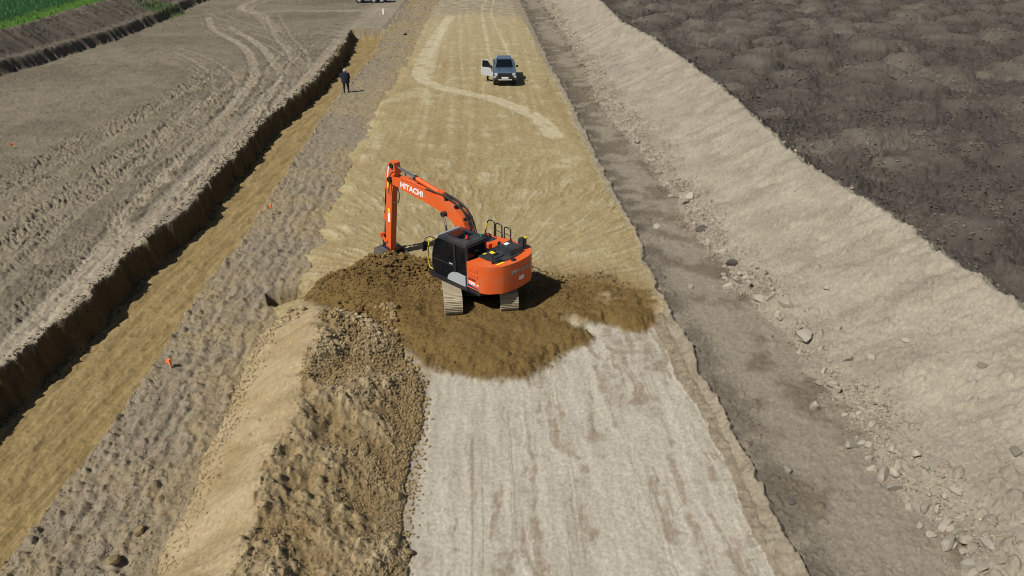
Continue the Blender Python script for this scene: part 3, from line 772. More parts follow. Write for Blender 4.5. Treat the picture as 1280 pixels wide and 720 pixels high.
sc('field_crumbs', 'small clods on the stripped field', flatZ.reshape(NR, NC) == 2, 2500, 0.025, 0.12, 2.6, 0.3 + np.clip(cl, 0, 1))
sc('track_crumbs', 'small stones on the haul track', flatZ.reshape(NR, NC) == 8, 2600, 0.015, 0.09, 2.5, colmul=1.1)
sc('bank_clods', 'dark clods on the far left bank', flatZ.reshape(NR, NC) == 1, 700, 0.06, 0.2, 2.4)
sc('scarp_clods', 'brown clods along the trench scarp', (GX > B_scarp(GY) - 0.5) & (GX < B_scarp(GY) + 0.5) & (GY < 80), 1300, 0.03, 0.12, 2.3, col=C_SCARP, lift=0.3)

# weeds: blades on the crop edge and the tuft beside the bank
def weeds(name, label, X, Y, size):
    Z = sample(X, Y)[0]; g = np.random.default_rng(5); n = len(X)
    ang = g.uniform(0, 6.28, n); lean = g.uniform(-.5, .5, (n, 2))
    s = size
    b0 = np.stack([X - np.cos(ang) * s * .12, Y - np.sin(ang) * s * .12, Z - .02], -1); b1 = np.stack([X + np.cos(ang) * s * .12, Y + np.sin(ang) * s * .12, Z - .02], -1)
    t = np.stack([X + lean[:, 0] * s, Y + lean[:, 1] * s, Z + s], -1)
    W = np.stack([b0, b1, t], 1).reshape(-1, 3)
    o = mesh_np(name, W, np.arange(n * 3).reshape(-1, 3), 3, None, None, M['leaf'], False)
    tag(o, label, None, None, 'stuff')
mG = flatZ.reshape(NR, NC) == 0
if mG.any():
    X, Y = pick(mG, 9000); weeds('crop_blades', 'green crop blades beyond the far left bank', X, Y, rng.uniform(.15, .45, 9000))
tx, ty = unproj(200, 10, 1.4)
weeds('weed_tuft', 'patch of green weeds at the end of the far bank', tx + rng.normal(0, 1.3, 900), ty + rng.normal(0, 2.2, 900), rng.uniform(.15, .5, 900))

# ------------------------------------------------------------------ single stones
def stone_mesh(name, seed, mat):
    bm = bmesh.new(); bmesh.ops.create_icosphere(bm, subdivisions=2, radius=1.0)
    g = random.Random(seed)
    planes = [(Vector((g.gauss(0, 1), g.gauss(0, 1), g.gauss(0, 1))).normalized(), g.uniform(.42, .78)) for _ in range(10)]
    sx, sy, sz = g.uniform(.85, 1.25), g.uniform(.75, 1.0), g.uniform(.65, .95)
    for v in bm.verts:
        for n, d in planes:
            e = v.co.dot(n) - d
            if e > 0: v.co -= n * e
        v.co *= g.uniform(.97, 1.03)
        v.co = Vector((v.co.x * sx, v.co.y * sy, v.co.z * sz))
    me = bpy.data.meshes.new(name); bm.to_mesh(me); bm.free()
    me.materials.append(mat)
    return me
SM = [stone_mesh('stone', s, M['stone']) for s in range(6)]
SMD = [stone_mesh('soil_lump', 20 + s, M['stone_dark']) for s in range(3)]
SMS = [stone_mesh('soil_slab', 60 + s, M['stone_mid']) for s in range(2)]
SMC = [stone_mesh('clay_lump', 40 + s, M['stone_clay']) for s in range(3)]
def on_h(u, v):
    """where the line of sight of a pixel meets the ground"""
    lo, hi = 4.0, -1.5
    hs = np.linspace(lo, hi, 120)
    P = np.array([unproj(u, v, q) for q in hs])
    Z = sample(P[:, 0], P[:, 1])[0]
    k = np.argmax(Z >= hs)
    return P[k, 0], P[k, 1], Z[k]
srand = random.Random(5)
def stone(u, v, wpx, name='stone', label=None, group=None, kind=SM, cat='stone', flat=1.0):
    x, y, z = on_h(u, v + wpx * 0.25)
    dist = math.hypot(y * cp + (CAM_H - z) * sp, 0)
    s = wpx / FPX * dist / 2 / 0.88
    o = bpy.data.objects.new(name, srand.choice(kind)); COL.objects.link(o)
    o.location = (x, y, z + s * 0.28 * flat)
    o.scale = (s, s, s * flat)
    Zs = sample(np.array([x + .25, x - .25, x, x]), np.array([y, y, y + .25, y - .25]))[0]
    nrm = Vector((-(Zs[0] - Zs[1]) / .5, -(Zs[2] - Zs[3]) / .5, 1)).normalized()
    q = Vector((0, 0, 1)).rotation_difference((nrm + Vector((srand.uniform(-.2, .2), srand.uniform(-.2, .2), 0))).normalized()) @ Quaternion((0, 0, 1), srand.uniform(0, 6.28))
    o.rotation_euler = q.to_euler()
    o.location = Vector((x, y, z)) + nrm * s * .20 * flat
    tag(o, label, cat, group)
    return o
ST_GRP = 'stones along the foot of the bund'
def st_lab(v):
    return ('pale stone in the rubble at the bund foot towards the lower right corner' if v > 480 else 'pale stone in the rubble at the bund foot level with the excavator' if v > 230 else 'small pale stone in the far rubble at the bund foot level with the pickup')
stone(984, 585, 14, label='round pale stone alone on the haul track, above the dark round lump', group='lone stones on the haul track')
stone(989, 624, 14, 'soil_lump', 'dark round soil lump alone on the haul track near the edge ridge', 'lone stones on the haul track', SMD, 'soil lump')
stone(1184, 675, 24, label='largest pale blocky stone in the rubble at lower right', group='large stones at lower right')
stone(1182, 652, 22, label='wide flat pale stone just above the largest block at lower right', group='large stones at lower right', flat=.8)
stone(1235, 679, 19, label='grey square stone to the right of the largest block at lower right', group='large stones at lower right')
stone(1104, 591, 20, label='biggest pale stone of the cluster halfway down the lower right rubble', group='large stones at lower right')
stone(1226, 454, 15, 'soil_slab', 'dark flat slab lying high on the beige bund', 'slabs on the bund', SMS, 'slab', .5)
stone(1270, 559, 20, 'soil_slab', 'grey flat slab on the bund at the right frame edge', 'slabs on the bund', SMS, 'slab', .5)
stone(911, 357, 13, label='pale round stone at the inner edge of the rubble beside the dark track', group='lone stones on the haul track')
stone(864, 357, 10, label='small pale stone alone on the haul track right of the excavator', group='lone stones on the haul track')
stone(980, 376, 20, label='large flat pale slab stone in the rubble right of the excavator', group='large stones mid bund', flat=.7)
stone(1004, 419, 24, label='long pale broken stone at the rubble edge below the flat slab stone', group='large stones mid bund', flat=.6)
stone(864, 245, 15, label='big pale stone at the upper rubble cluster above the dark clods', group='large stones mid bund')
stone(877, 284, 16, 'soil_lump', 'dark soil lump at the foot of the bund below the upper pale stones', 'dark lumps at the bund foot', SMD, 'soil lump')
stone(916, 328, 13, 'soil_lump', 'small dark lump at the bund foot above the pale round stone', 'dark lumps at the bund foot', SMD, 'soil lump')
stone(822, 282, 13, label='flat pale stone on the haul track right of the yellow clay edge', group='lone stones on the haul track', flat=.6)
stone(497, 619, 17, 'clay_lump', 'largest round clay lump at the foot of the heap by the pale road', 'clay lumps at the heap foot', SMC, 'clay lump')
stone(509, 689, 14, 'clay_lump', 'rounded clay lump at the heap foot nearest the bottom of the picture', 'clay lumps at the heap foot', SMC, 'clay lump')
stone(494, 669, 14, 'clay_lump', 'clay lump against the heap foot just above the lowest round one', 'clay lumps at the heap foot', SMC, 'clay lump')
stone(422, 622, 9, 'clay_lump', 'small clay lump with a shadow alone on the heap face', 'clay lumps at the heap foot', SMC, 'clay lump')
stone(176, 663, 15, 'soil_lump', 'brown lump on the grey ridge left of the heap', 'lumps on the grey ridge', SMC, 'soil lump')
stone(142, 700, 20, 'soil_lump', 'large dark brown lump on the grey ridge at the bottom edge', 'lumps on the grey ridge', SMC, 'soil lump')
stone(506, 43, 5, 'soil_lump', 'small dark lump beside the far trench end', 'lumps on the grey ridge', SMD, 'soil lump')
for u, v, wpx in [(1059, 555, 13), (1076, 512, 14), (1117, 561, 16), (1102, 566, 16), (1122, 581, 19), (1089, 585, 14), (1119, 606, 17), (1136, 634, 13), (1156, 630, 17), (1171, 634, 12), (1199, 664, 15), (1212, 703, 17), (1227, 709, 19), (1216, 718, 14), (1194, 613, 14), (1017, 506, 18), (1040, 482, 16), (1023, 478, 13), (1100, 500, 17), (1126, 712, 10), (1077, 553, 11), (1179, 619, 9), (950, 372, 15), (1059, 446, 16), (841, 245, 10), (856, 251, 11), (1034, 359, 9), (1047, 408, 12), (1132, 425, 10), (936, 352, 10), (965, 362, 10), (871, 265, 9), (886, 300, 10), (903, 315, 11), (815, 200, 9), (806, 187, 8), (797, 178, 8), (790, 165, 8), (774, 150, 7), (742, 95, 7), (735, 80, 6), (755, 92, 6), (1150, 655, 11), (1163, 668, 13), (1203, 690, 13), (1250, 700, 14), (1180, 700, 10), (1090, 530, 10), (1066, 519, 11), (1110, 545, 10), (1000, 440, 10), (1030, 462, 10), (1080, 480, 9), (830, 232, 8), (822, 215, 8), (1140, 600, 10), (1165, 610, 9)]:
    stone(u, v, wpx, label=st_lab(v), group=ST_GRP)
for i in range(120):
    yy = srand.uniform(11.5, 60) if i % 3 else srand.uniform(11, 26)
    xx = float(T_toe(yy)) + abs(srand.gauss(.35, .45)) - .1
    zz = ground_z(xx, yy)
    xc_, yc_ = xx * cy_ - yy * sy_, xx * sy_ + yy * cy_
    dd = yc_ * cp + (CAM_H - zz) * sp
    u, v = 640 + FPX * xc_ / dd, 360 + FPX * ((CAM_H - zz) * cp - yc_ * sp) / dd
    if u < 1276 and v < 716: stone(u, v, srand.uniform(.14, .30) * FPX / dd, label=st_lab(v), group=ST_GRP)

# ------------------------------------------------------------------ mesh building blocks for machines
def finish(name, bm, mat, parent=None, bevel=0.0, seg=2, smoothf=False, loc=None):
    if bevel:
        try: bmesh.ops.bevel(bm, geom=[e for e in bm.edges if len(e.link_faces) == 2 and e.calc_face_angle(0) > 0.5], offset=bevel, segments=seg, affect='EDGES', profile=0.6, clamp_overlap=True)
        except Exception: pass
    bmesh.ops.recalc_face_normals(bm, faces=bm.faces)
    me = bpy.data.meshes.new(name); bm.to_mesh(me); bm.free()
    if smoothf:
        for p in me.polygons: p.use_smooth = True
        me.set_sharp_from_angle(angle=R(35))
    me.materials.append(mat)
    o = bpy.data.objects.new(name, me); COL.objects.link(o)
    if parent: o.parent = parent
    if loc is not None: o.location = loc
    return o
def b_box(bm, lo, hi):
    vs = [bm.verts.new((x, y, z)) for x in (lo[0], hi[0]) for y in (lo[1], hi[1]) for z in (lo[2], hi[2])]
    for f in ((0, 1, 3, 2), (4, 6, 7, 5), (0, 4, 5, 1), (2, 3, 7, 6), (0, 2, 6, 4), (1, 5, 7, 3)): bm.faces.new([vs[i] for i in f])
def b_prism(bm, pts, a, b, axis='y', inset=0.0):
    """extrude a closed outline along an axis; pts are (x,z) for y, (x,y) for z, (y,z) for x"""
    def P(p, t):
        return {'y': (p[0], t, p[1]), 'z': (p[0], p[1], t), 'x': (t, p[0], p[1])}[axis]
    A_ = [bm.verts.new(P(p, a)) for p in pts]; B_ = [bm.verts.new(P(p, b)) for p in pts]
    n = len(pts)
    bm.faces.new(A_); bm.faces.new(B_[::-1])
    for i in range(n): bm.faces.new((A_[i], B_[i], B_[(i + 1) % n], A_[(i + 1) % n]))
def b_cyl(bm, p, q, r, n=12, r2=None):
    p, q = Vector(p), Vector(q); d = (q - p).normalized()
    u = d.orthogonal().normalized(); v = d.cross(u); r2 = r if r2 is None else r2
    A_ = [bm.verts.new(p + (u * math.cos(t) + v * math.sin(t)) * r) for t in [2 * math.pi * i / n for i in range(n)]]
    B_ = [bm.verts.new(q + (u * math.cos(t) + v * math.sin(t)) * r2) for t in [2 * math.pi * i / n for i in range(n)]]
    bm.faces.new(A_[::-1]); bm.faces.new(B_)
    for i in range(n): bm.faces.new((A_[i], A_[(i + 1) % n], B_[(i + 1) % n], B_[i]))
def b_tube(bm, pts, r, n=8):
    pts = [Vector(p) for p in pts]; rings = []
    up = Vector((0.13, 0.31, 0.94)).normalized()
    for i, p in enumerate(pts):
        d = (pts[min(i + 1, len(pts) - 1)] - pts[max(i - 1, 0)]).normalized()
        u = d.cross(up).normalized(); v = u.cross(d)
        rings.append([bm.verts.new(p + (u * math.cos(t) + v * math.sin(t)) * r) for t in [2 * math.pi * k / n for k in range(n)]])
    for a, b in zip(rings[:-1], rings[1:]):
        for k in range(n): bm.faces.new((a[k], a[(k + 1) % n], b[(k + 1) % n], b[k]))
    bm.faces.new(rings[0][::-1]); bm.faces.new(rings[-1])
def curve_pts(P, n=6):
    return [tuple(p) for p in densify(np.array(P, float), n)]
def Box(name, lo, hi, mat, parent, bevel=0.015, seg=2):
    bm = bmesh.new(); b_box(bm, lo, hi); return finish(name, bm, mat, parent, bevel, seg)
def Prism(name, pts, a, b, mat, parent, axis='y', bevel=0.015, seg=2, smoothf=False):
    bm = bmesh.new(); b_prism(bm, pts, a, b, axis); return finish(name, bm, mat, parent, bevel, seg, smoothf)
def Cyl(name, p, q, r, mat, parent, n=14, r2=None, bevel=0.0):
    bm = bmesh.new(); b_cyl(bm, p, q, r, n, r2); return finish(name, bm, mat, parent, bevel, 1, True)
def Tube(name, pts, r, mat, parent, n=8):
    bm = bmesh.new(); b_tube(bm, pts, r, n); return finish(name, bm, mat, parent, 0, 1, True)
def thing(name, loc, rz, label, cat, group=None):
    o = bpy.data.objects.new(name, None); COL.objects.link(o)
    o.empty_display_size = 0.3
    o.location = loc; o.rotation_euler = (0, 0, rz)
    return tag(o, label, cat, group)
def Text(name, s, size, mat, parent, origin, xdir, ydir, stretch=1.0, bold=0.012, depth=0.004, bend=None):
    cu = bpy.data.curves.new(name, 'FONT'); cu.body = s; cu.size = size; cu.extrude = depth; cu.offset = bold; cu.align_x = 'CENTER'; cu.align_y = 'CENTER'; cu.resolution_u = 3
    t = bpy.data.objects.new('tmp', cu); COL.objects.link(t)
    bpy.context.view_layer.update()
    me = bpy.data.meshes.new_from_object(t.evaluated_get(bpy.context.evaluated_depsgraph_get()))
    bpy.data.objects.remove(t)
    X = Vector(xdir).normalized(); Yd = Vector(ydir).normalized(); Zd = X.cross(Yd)
    for v in me.vertices:
        c = v.co
        if bend: v.co = bend(c.x * stretch, c.y, c.z)
        else: v.co = Vector(origin) + X * c.x * stretch + Yd * c.y + Zd * c.z
    me.materials.clear(); me.materials.append(mat); me.name = name
    o = bpy.data.objects.new(name, me); COL.objects.link(o); o.parent = parent
    return o

# ------------------------------------------------------------------ excavator
def build_excavator():
    zg = 0.22
    root = thing('excavator', (EXC[0], EXC[1], zg), EXC_HEAD, 'orange crawler excavator with black cab digging in moist clay', 'excavator')
    # crawler tracks, turned towards the road
    th = R(98) - YAW - EXC_HEAD
    ct, st_ = math.cos(th), math.sin(th)
    def rot(o): o.rotation_euler = (0, 0, th)
    Rt, Ls, n = 0.36, 2.80, 45
    per = 2 * Ls + 2 * math.pi * Rt
    def loop(s):
        s %= per
        if s < Ls: return (-Ls / 2 + s, 2 * Rt), 0.0
        s -= Ls
        if s < math.pi * Rt:
            a = s / Rt; return (Ls / 2 + Rt * math.sin(a), Rt + Rt * math.cos(a)), -a
        s -= math.pi * Rt
        if s < Ls: return (Ls / 2 - s, 0.0), -math.pi
        s -= Ls
        a = s / Rt; return (-Ls / 2 - Rt * math.sin(a), Rt - Rt * math.cos(a)), -math.pi - a
    bm = bmesh.new(); pw = per / n
    b_box(bm, (-pw * .48, -.325, -.02), (pw * .48, .325, .012))
    for k in (-.4, 0, .4): b_box(bm, (pw * k - .011, -.32, .0122), (pw * k + .011, .32, .034))
    shoe_o = finish('track_shoe', bm, M['shoe'], None, 0)
    shoe_me = shoe_o.data; bpy.data.objects.remove(shoe_o)
    for side in (1, -1):
        yc = side * 0.98
        bm = bmesh.new()
        pts = [loop(per * i / 60)[0] for i in range(60)]
        inner = [(x * (1 - .07 / max(abs(x), 1)) , Rt + (z - Rt) * 0.86) for x, z in pts]
        b_prism(bm, inner, yc - .13, yc + .13)
        chain = finish('track', bm, M['chain'], root); rot(chain)
        for i in range(n):
            (x, z), a = loop(per * (i + .5) / n)
            sh_ = bpy.data.objects.new('track_shoe', shoe_me); COL.objects.link(sh_); sh_.parent = chain
            sh_.location = (x, yc, z); sh_.rotation_euler = (0, -a, 0)
        bm = bmesh.new()
        b_prism(bm, [(-1.25, .22), (1.25, .22), (1.35, .40), (1.1, .52), (-1.1, .52), (-1.35, .40)], yc - .20, yc + .20)
        tf = finish('track_frame', bm, M['black'], root, .02); rot(tf)
        for x, nm in ((-Ls / 2, 'drive_sprocket'), (Ls / 2, 'idler_wheel')):
            Cyl(nm, (x, yc - .16, Rt), (x, yc + .16, Rt), Rt * .80, M['chain'], tf, 18)
        for k in range(6):
            x = -1.05 + k * .42
            Cyl('roller', (x, yc - .22, .13), (x, yc + .22, .13), .10, M['chain'], tf, 10)
    c = Prism('carbody', [(-.9, -.75), (.9, -.75), (1.0, -.3), (1.0, .3), (.9, .75), (-.9, .75), (-1.0, .3), (-1.0, -.3)], .38, .70, M['black'], root, 'z', .03); rot(c)
    Cyl('slew_ring', (0, 0, .70), (0, 0, .80), .55, M['black'], root, 24)
    # revolving deck
    Prism('deck', [(1.28, 1.18), (1.28, -.3), (1.15, -.5), (1.15, -1.18), (-1.38, -1.2), (-1.38, 1.2)], .80, 1.0, M['black'], root, 'z', .02)
    # counterweight with rounded tail
    arc = [(-math.sqrt(max(0.0, 2.12 ** 2 - (y * .93) ** 2)) + .0, y) for y in np.linspace(-1.02, 1.02, 17)]
    out = [(-1.40, -1.225), (-1.55, -1.20), (-1.72, -1.10)] + arc[2:-2] + [(-1.72, 1.10), (-1.55, 1.20), (-1.40, 1.235)]
    cw = Prism('counterweight', out, .96, 1.98, M['orange'], root, 'z', .075, 3, True)
    def bend(x, y, z):           # lettering wrapped round the tail
        a = -x / 2.0
        r = 2.125 + z
        yy = r * math.sin(a) ; xx = -math.sqrt(max(0, r ** 2 - (yy * .93) ** 2)) - .002
        return Vector((xx, yy, 1.62 + y))
    Text('lettering', 'HITACHI', .20, M['grey'], cw, None, (0, -1, 0), (0, 0, 1), 1.25, .006, .004, lambda x, y, z: bend(x + .15, y, z))
    Box('plate', (-2.150, -.22, 1.27), (-2.124, .02, 1.42), M['white'], cw, .004)
    bm = bmesh.new(); b_cyl(bm, (-1.93, .1, 1.97), (-1.93, .1, 2.03), .09, 14); finish('filler_cap', bm, M['black'], cw, .01, 1, True)
    Prism('tail_stripe', [(-1.86, .45), (-1.76, .45), (-1.74, .75), (-1.82, .75)], 1.978, 1.99, M['yellow'], cw, 'z', 0)
    # left side panel with louvres and decals
    sp_ = Box('side_panel', (-1.395, .70, 1.0), (-.80, 1.235, 1.96), M['orange'], root, .04, 3)
    for k, (z0, z1) in enumerate(((1.66, 1.80), (1.45, 1.58))):
        lv = Box('louvre', (-1.33, 1.234, z0), (-.88, 1.242, z1), M['orange2'], sp_, 0)
        for q in range(5):
            zz = z0 + (z1 - z0) * (q + .5) / 5
            Box('louvre_slat', (-1.31, 1.2422, zz - .008), (-.90, 1.252, zz + .006), M['orange'], lv, 0)
    Text('lettering', 'ZAXIS', .115, M['dkred'], sp_, (-1.04, 1.238, 1.345), (-1, 0, 0), (0, 0, 1), 1.15, .006)
    Text('lettering', '130', .16, M['white'], sp_, (-1.02, 1.238, 1.21), (-1, 0, 0), (0, 0, 1), 1.35, .010)
    Text('lettering', 'LCN', .06, M['white'], sp_, (-1.30, 1.238, 1.20), (-1, 0, 0), (0, 0, 1), 1.2, .004)
    Prism('decal_sweep', [(-.83, 1.05), (-1.36, 1.045), (-1.36, 1.08), (-1.1, 1.095), (-.83, 1.16)], 1.236, 1.240, M['blue'], sp_, 'y', 0)
    # right side: panel, tank and tool box
    Box('side_panel', (-1.395, -1.225, 1.0), (-.20, -.62, 1.92), M['orange'], root, .04, 3)
    tk = Box('fuel_tank', (-.195, -1.215, 1.0), (.62, -.45, 1.86), M['orange'], root, .04, 3)
    Box('tank_grip_mat', (-.05, -1.05, 1.858), (.42, -.62, 1.872), M['slate'], tk, 0)
    Cyl('tank_cap', (.50, -.62, 1.85), (.50, -.62, 1.93), .06, M['black'], tk, 12)
    tb = Box('tool_box', (.63, -1.205, 1.0), (1.12, -.45, 1.55), M['orange'], root, .03, 3)
    Box('step', (.70, -1.1, 1.55), (1.05, -.6, 1.565), M['slate'], tb, 0)
    Box('step', (1.12, -1.15, 1.16), (1.26, -.55, 1.20), M['black'], tb, .01)
    # engine hood and covers
    hd = Box('engine_hood', (-1.39, -.60, 1.0), (-.80, .69, 1.90), M['slate'], root, .03)
    Prism('hood_deck', [(-1.72, -.62), (-1.80, -.2), (-1.80, .25), (-1.70, .72), (-.80, .72), (-.80, -.62)], 1.985, 2.02, M['slate'], hd, 'z', .012)
    Prism('hood_hump', [(-1.70, 2.02), (-1.66, 2.20), (-1.10, 2.26), (-.92, 2.14), (-.88, 2.02)], -.62, -.05, M['slate'], hd, 'y', .04, 3)
    Box('hood_cover', (-1.50, .12, 2.02), (-.90, .60, 2.06), M['slate'], hd, .03)
    Box('hood_latch', (-1.32, .20, 2.06), (-1.22, .42, 2.12), M['slate'], hd, .012)
    Prism('hood_scoop', [(-1.20, 2.06), (-1.16, 2.15), (-1.02, 2.17), (-.94, 2.06)], .16, .34, M['slate'], hd, 'y', .015)
    Box('warning_label', (-1.0, .44, 2.06), (-.92, .58, 2.064), M['yellow'], hd, 0)
    Box('warning_label', (-1.30, -.40, 2.235), (-1.15, -.22, 2.262), M['white'], hd, 0)
    Cyl('exhaust', (-.72, -.46, 1.85), (-.72, -.46, 2.12), .06, M['black'], hd, 12)
    bx = Box('battery_box', (-.79, -.58, 1.0), (-.56, .30, 1.90), M['black'], root, .03)
    Box('warning_label', (-.74, -.10, 1.90), (-.62, .16, 1.904), M['yellow'], bx, 0)
    Box('floor_cover', (-.55, -.44, 1.0), (.20, .0, 1.70), M['slate'], root, .03)
    # mirrors and posts on the tail
    po = Cyl('mirror_post', (-1.62, .80, 1.9), (-1.62, .80, 2.40), .035, M['black'], root, 10)
    Box('post_cap', (-1.71, .74, 2.39), (-1.53, .86, 2.42), M['yellow'], po, .008)
    mp = Cyl('mirror_post', (-1.60, -.88, 1.9), (-1.60, -.88, 2.42), .035, M['black'], root, 10)
    Prism('mirror', [(-1.57, 2.02), (-1.50, 2.0), (-1.32, 2.18), (-1.36, 2.36), (-1.57, 2.46)], -.98, -.78, M['slate'], mp, 'y', .02)
    Box('post_cap', (-1.66, -.94, 2.42), (-1.53, -.82, 2.45), M['yellow'], mp, .006)
    # handrail hoops along the right side
    for k, x0 in enumerate((.36, -.02, -.46)):
        zt = 2.44 - .03 * k
        zb = 1.84
        p = [(x0 + .15, -1.16, zb), (x0 + .15, -1.16, zt - .07), (x0 + .12, -1.16, zt - .02), (x0 + .07, -1.16, zt), (x0 - .09, -1.16, zt), (x0 - .14, -1.16, zt - .02), (x0 - .17, -1.16, zt - .07), (x0 - .17, -1.16, zb)]
        if k == 0: p[0] = (x0 + .40, -1.16, 1.55); p[1] = (x0 + .20, -1.16, zt - .10)
        hr_ = Tube('handrail', p, .025, M['black'], root)
        if k: Tube('rail_bar', [(x0 + .15, -1.16, 2.12), (x0 - .17, -1.16, 2.10)], .014, M['black'], hr_)
        else: Tube('rail_grip', [(x0 + .365, -1.16, 1.70), (x0 + .21, -1.16, zt - .14)], .026, M['yellow'], hr_)
        Cyl('rail_socket', (x0 - .17, -1.16, zb - .04), (x0 - .17, -1.16, zb + .16), .034, M['black'], hr_, 10)
    # cab
    y0, y1 = .27, 1.22
    cb = Prism('cab', [(-.52, 1.10), (-.52, 2.62), (-.44, 2.66), (.80, 2.66), (1.08, 2.45), (1.24, 1.90), (1.27, 1.45), (1.18, 1.10)], y0 + .03, y1 - .03, M['glass'], root, 'y', .03)
    cb.location = (-.25, 0, -.19)
    rf = Prism('cab_roof', [(-.55, 2.60), (-.55, 2.72), (-.48, 2.78), (.74, 2.78), (.86, 2.72), (.90, 2.62)], y0 - .01, y1 + .01, M['slate'], cb, 'y', .045, 3)
    Box('roof_hatch', (-.10, y0 + .20, 2.776), (.58, y1 - .20, 2.80), M['glass'], rf, .012)
    Cyl('beacon', (-.26, .92, 2.77), (-.26, .92, 2.82), .055, M['black'], rf, 12)
    Cyl('beacon_lens', (-.26, .92, 2.82), (-.26, .92, 2.92), .055, M['red'], rf, 12, .045)
    Cyl('aerial_base', (-.42, .36, 2.77), (-.42, .36, 2.86), .05, M['green'], rf, 10)
    fr = [(-.52, 1.10), (-.52, 2.66), (.80, 2.66), (1.08, 2.45), (1.24, 1.90), (1.27, 1.45), (1.18, 1.10)]
    for yy in (y1, y0):
        s = 1 if yy == y1 else -1
        for a, b, r in ((0, 1, .055), (2, 3, .035), (3, 4, .035), (4, 5, .035), (5, 6, .04), (1, 2, .045)):
            Tube('cab_pillar', [(fr[a][0], yy - s * .03, fr[a][1]), (fr[b][0], yy - s * .03, fr[b][1])], r, M['black'], cb, 8)
    Box('door_pillar', (.03, y1 - .034, 1.16), (.11, y1 + .004, 2.62), M['black'], cb, .008)
    Box('door_rail', (.10, y1 - .034, 1.72), (1.22, y1 + .002, 1.76), M['black'], cb, .006)
    Box('door_handle', (.16, y1 + .002, 1.80), (.34, y1 + .03, 1.83), M['silver'], cb, .006)
    Box('rear_pane_bar', (-.545, y0 + .04, 1.84), (-.515, y1 - .04, 1.92), M['black'], cb, .005)
    # grey lower door skin with curved front
    dp = [(-.46, 1.14), (-.46, 1.52), (-.05, 1.54)] + [(-.05 + .52 * math.sin(a), 1.14 + .40 * math.cos(a)) for a in np.linspace(.25, math.pi / 2, 7)]
    Prism('door_panel', dp, y1 - .03, y1 + .012, M['grey'], cb, 'y', .01)
    Box('cab_sill', (-.56, .26, .98), (1.30, 1.235, 1.14), M['black'], cb, .02)
    # front windscreen and visor
    bm = bmesh.new()
    b_prism(bm, [(.83, 2.672), (1.10, 2.462), (1.262, 1.905), (1.290, 1.45), (1.284, 1.45), (1.255, 1.90), (1.095, 2.455), (.83, 2.664)], y0 + .08, y1 - .08)
    finish('windscreen', bm, M['glass'], cb)
    Prism('sun_visor', [(.70, 2.79), (1.12, 2.55), (1.16, 2.58), (.74, 2.83)], y0 + .06, y1 - .06, M['grey'], cb, 'y', .01)
    Tube('grab_rail', [(1.14, y1 + .03, 2.50), (1.24, y1 + .09, 2.46), (1.33, y1 + .09, 2.2), (1.38, y1 + .09, 1.7), (1.34, y1 + .07, 1.35), (1.24, y1 + .02, 1.28)], .025, M['yellow'], cb)
    mr = Tube('mirror_arm', [(1.05, y1, 2.52), (1.22, y1 + .10, 2.60), (1.34, y1 + .20, 2.52), (1.36, y1 + .24, 2.40)], .016, M['black'], cb)
    Box('mirror', (1.33, y1 + .16, 2.05), (1.39, y1 + .34, 2.40), M['black'], mr, .015)
    # boom
    cl_ = [(.28, 1.45, .16), (.33, 1.95, .20), (.45, 2.45, .25), (.70, 2.92, .28), (1.05, 3.18, .29), (1.6, 3.33, .27), (2.72, 3.47, .23), (3.8, 3.56, .18), (4.46, 3.60, .15), (4.62, 3.61, .11)]
    up, dn = [], []
    for i, (x, z, t) in enumerate(cl_):
        a = cl_[max(i - 1, 0)]; b = cl_[min(i + 1, len(cl_) - 1)]
        d = Vector((b[0] - a[0], b[1] - a[1])).normalized(); nn = Vector((-d.y, d.x))
        up.append((x + nn.x * t, z + nn.y * t)); dn.append((x - nn.x * t, z - nn.y * t))
    boom = Prism('boom', up + dn[::-1], -.19, .19, M['orange'], root, 'y', .02)
    d = Vector((4.46 - 2.72, 3.60 - 3.47)).normalized()
    Text('lettering', 'HITACHI', .30, M['white'], boom, (3.22, .193, 3.51), (-d.x, 0, -d.y), (-d.y, 0, d.x), 1.12, .012)
    for yy in (-.25, .25):
        cyl = Cyl('boom_cylinder', (1.02, yy * 1.1, 1.20), (1.20, yy * 1.1, 2.20), .085, M['orange'], root, 12)
        Cyl('cylinder_rod', (1.20, yy * 1.1, 2.20), (1.36, yy * 1.1, 3.05), .048, M['chrome'], cyl, 12)
    Cyl('boom_pin', (1.36, -.36, 3.06), (1.36, .36, 3.06), .10, M['black'], boom, 14)
    Cyl('boom_pin', (.30, -.26, 1.55), (.30, .26, 1.55), .11, M['black'], boom, 14)
    ac = Cyl('arm_cylinder', (1.75, 0, 3.68), (3.15, 0, 3.94), .092, M['orange'], root, 14)
    Cyl('cylinder_rod', (3.15, 0, 3.94), (4.39, 0, 4.17), .052, M['chrome'], ac, 12)
    Cyl('cylinder_collar', (3.08, 0, 3.927), (3.20, 0, 3.95), .105, M['black'], ac, 14)
    Prism('cylinder_lug', [(1.48, 3.45), (1.60, 3.76), (1.84, 3.80), (2.02, 3.55)], -.10, .10, M['orange'], boom, 'y', .01)
    # hoses over the boom
    for k, yy in enumerate((-.12, -.05, .06, .13)):
        hz = .05 + .03 * (k % 2)
        P = [(.10, yy, 1.85), (.05 + .02 * k, yy, 2.4), (.20, yy, 2.90 + hz), (.52, yy, 3.30 + hz), (.95, yy, 3.50 + hz), (1.6, yy, 3.66 + hz * .5), (2.4, yy * 1.3, 3.73)]
        Tube('hose', curve_pts(P, 4), .026, M['rubber'], boom, 6)
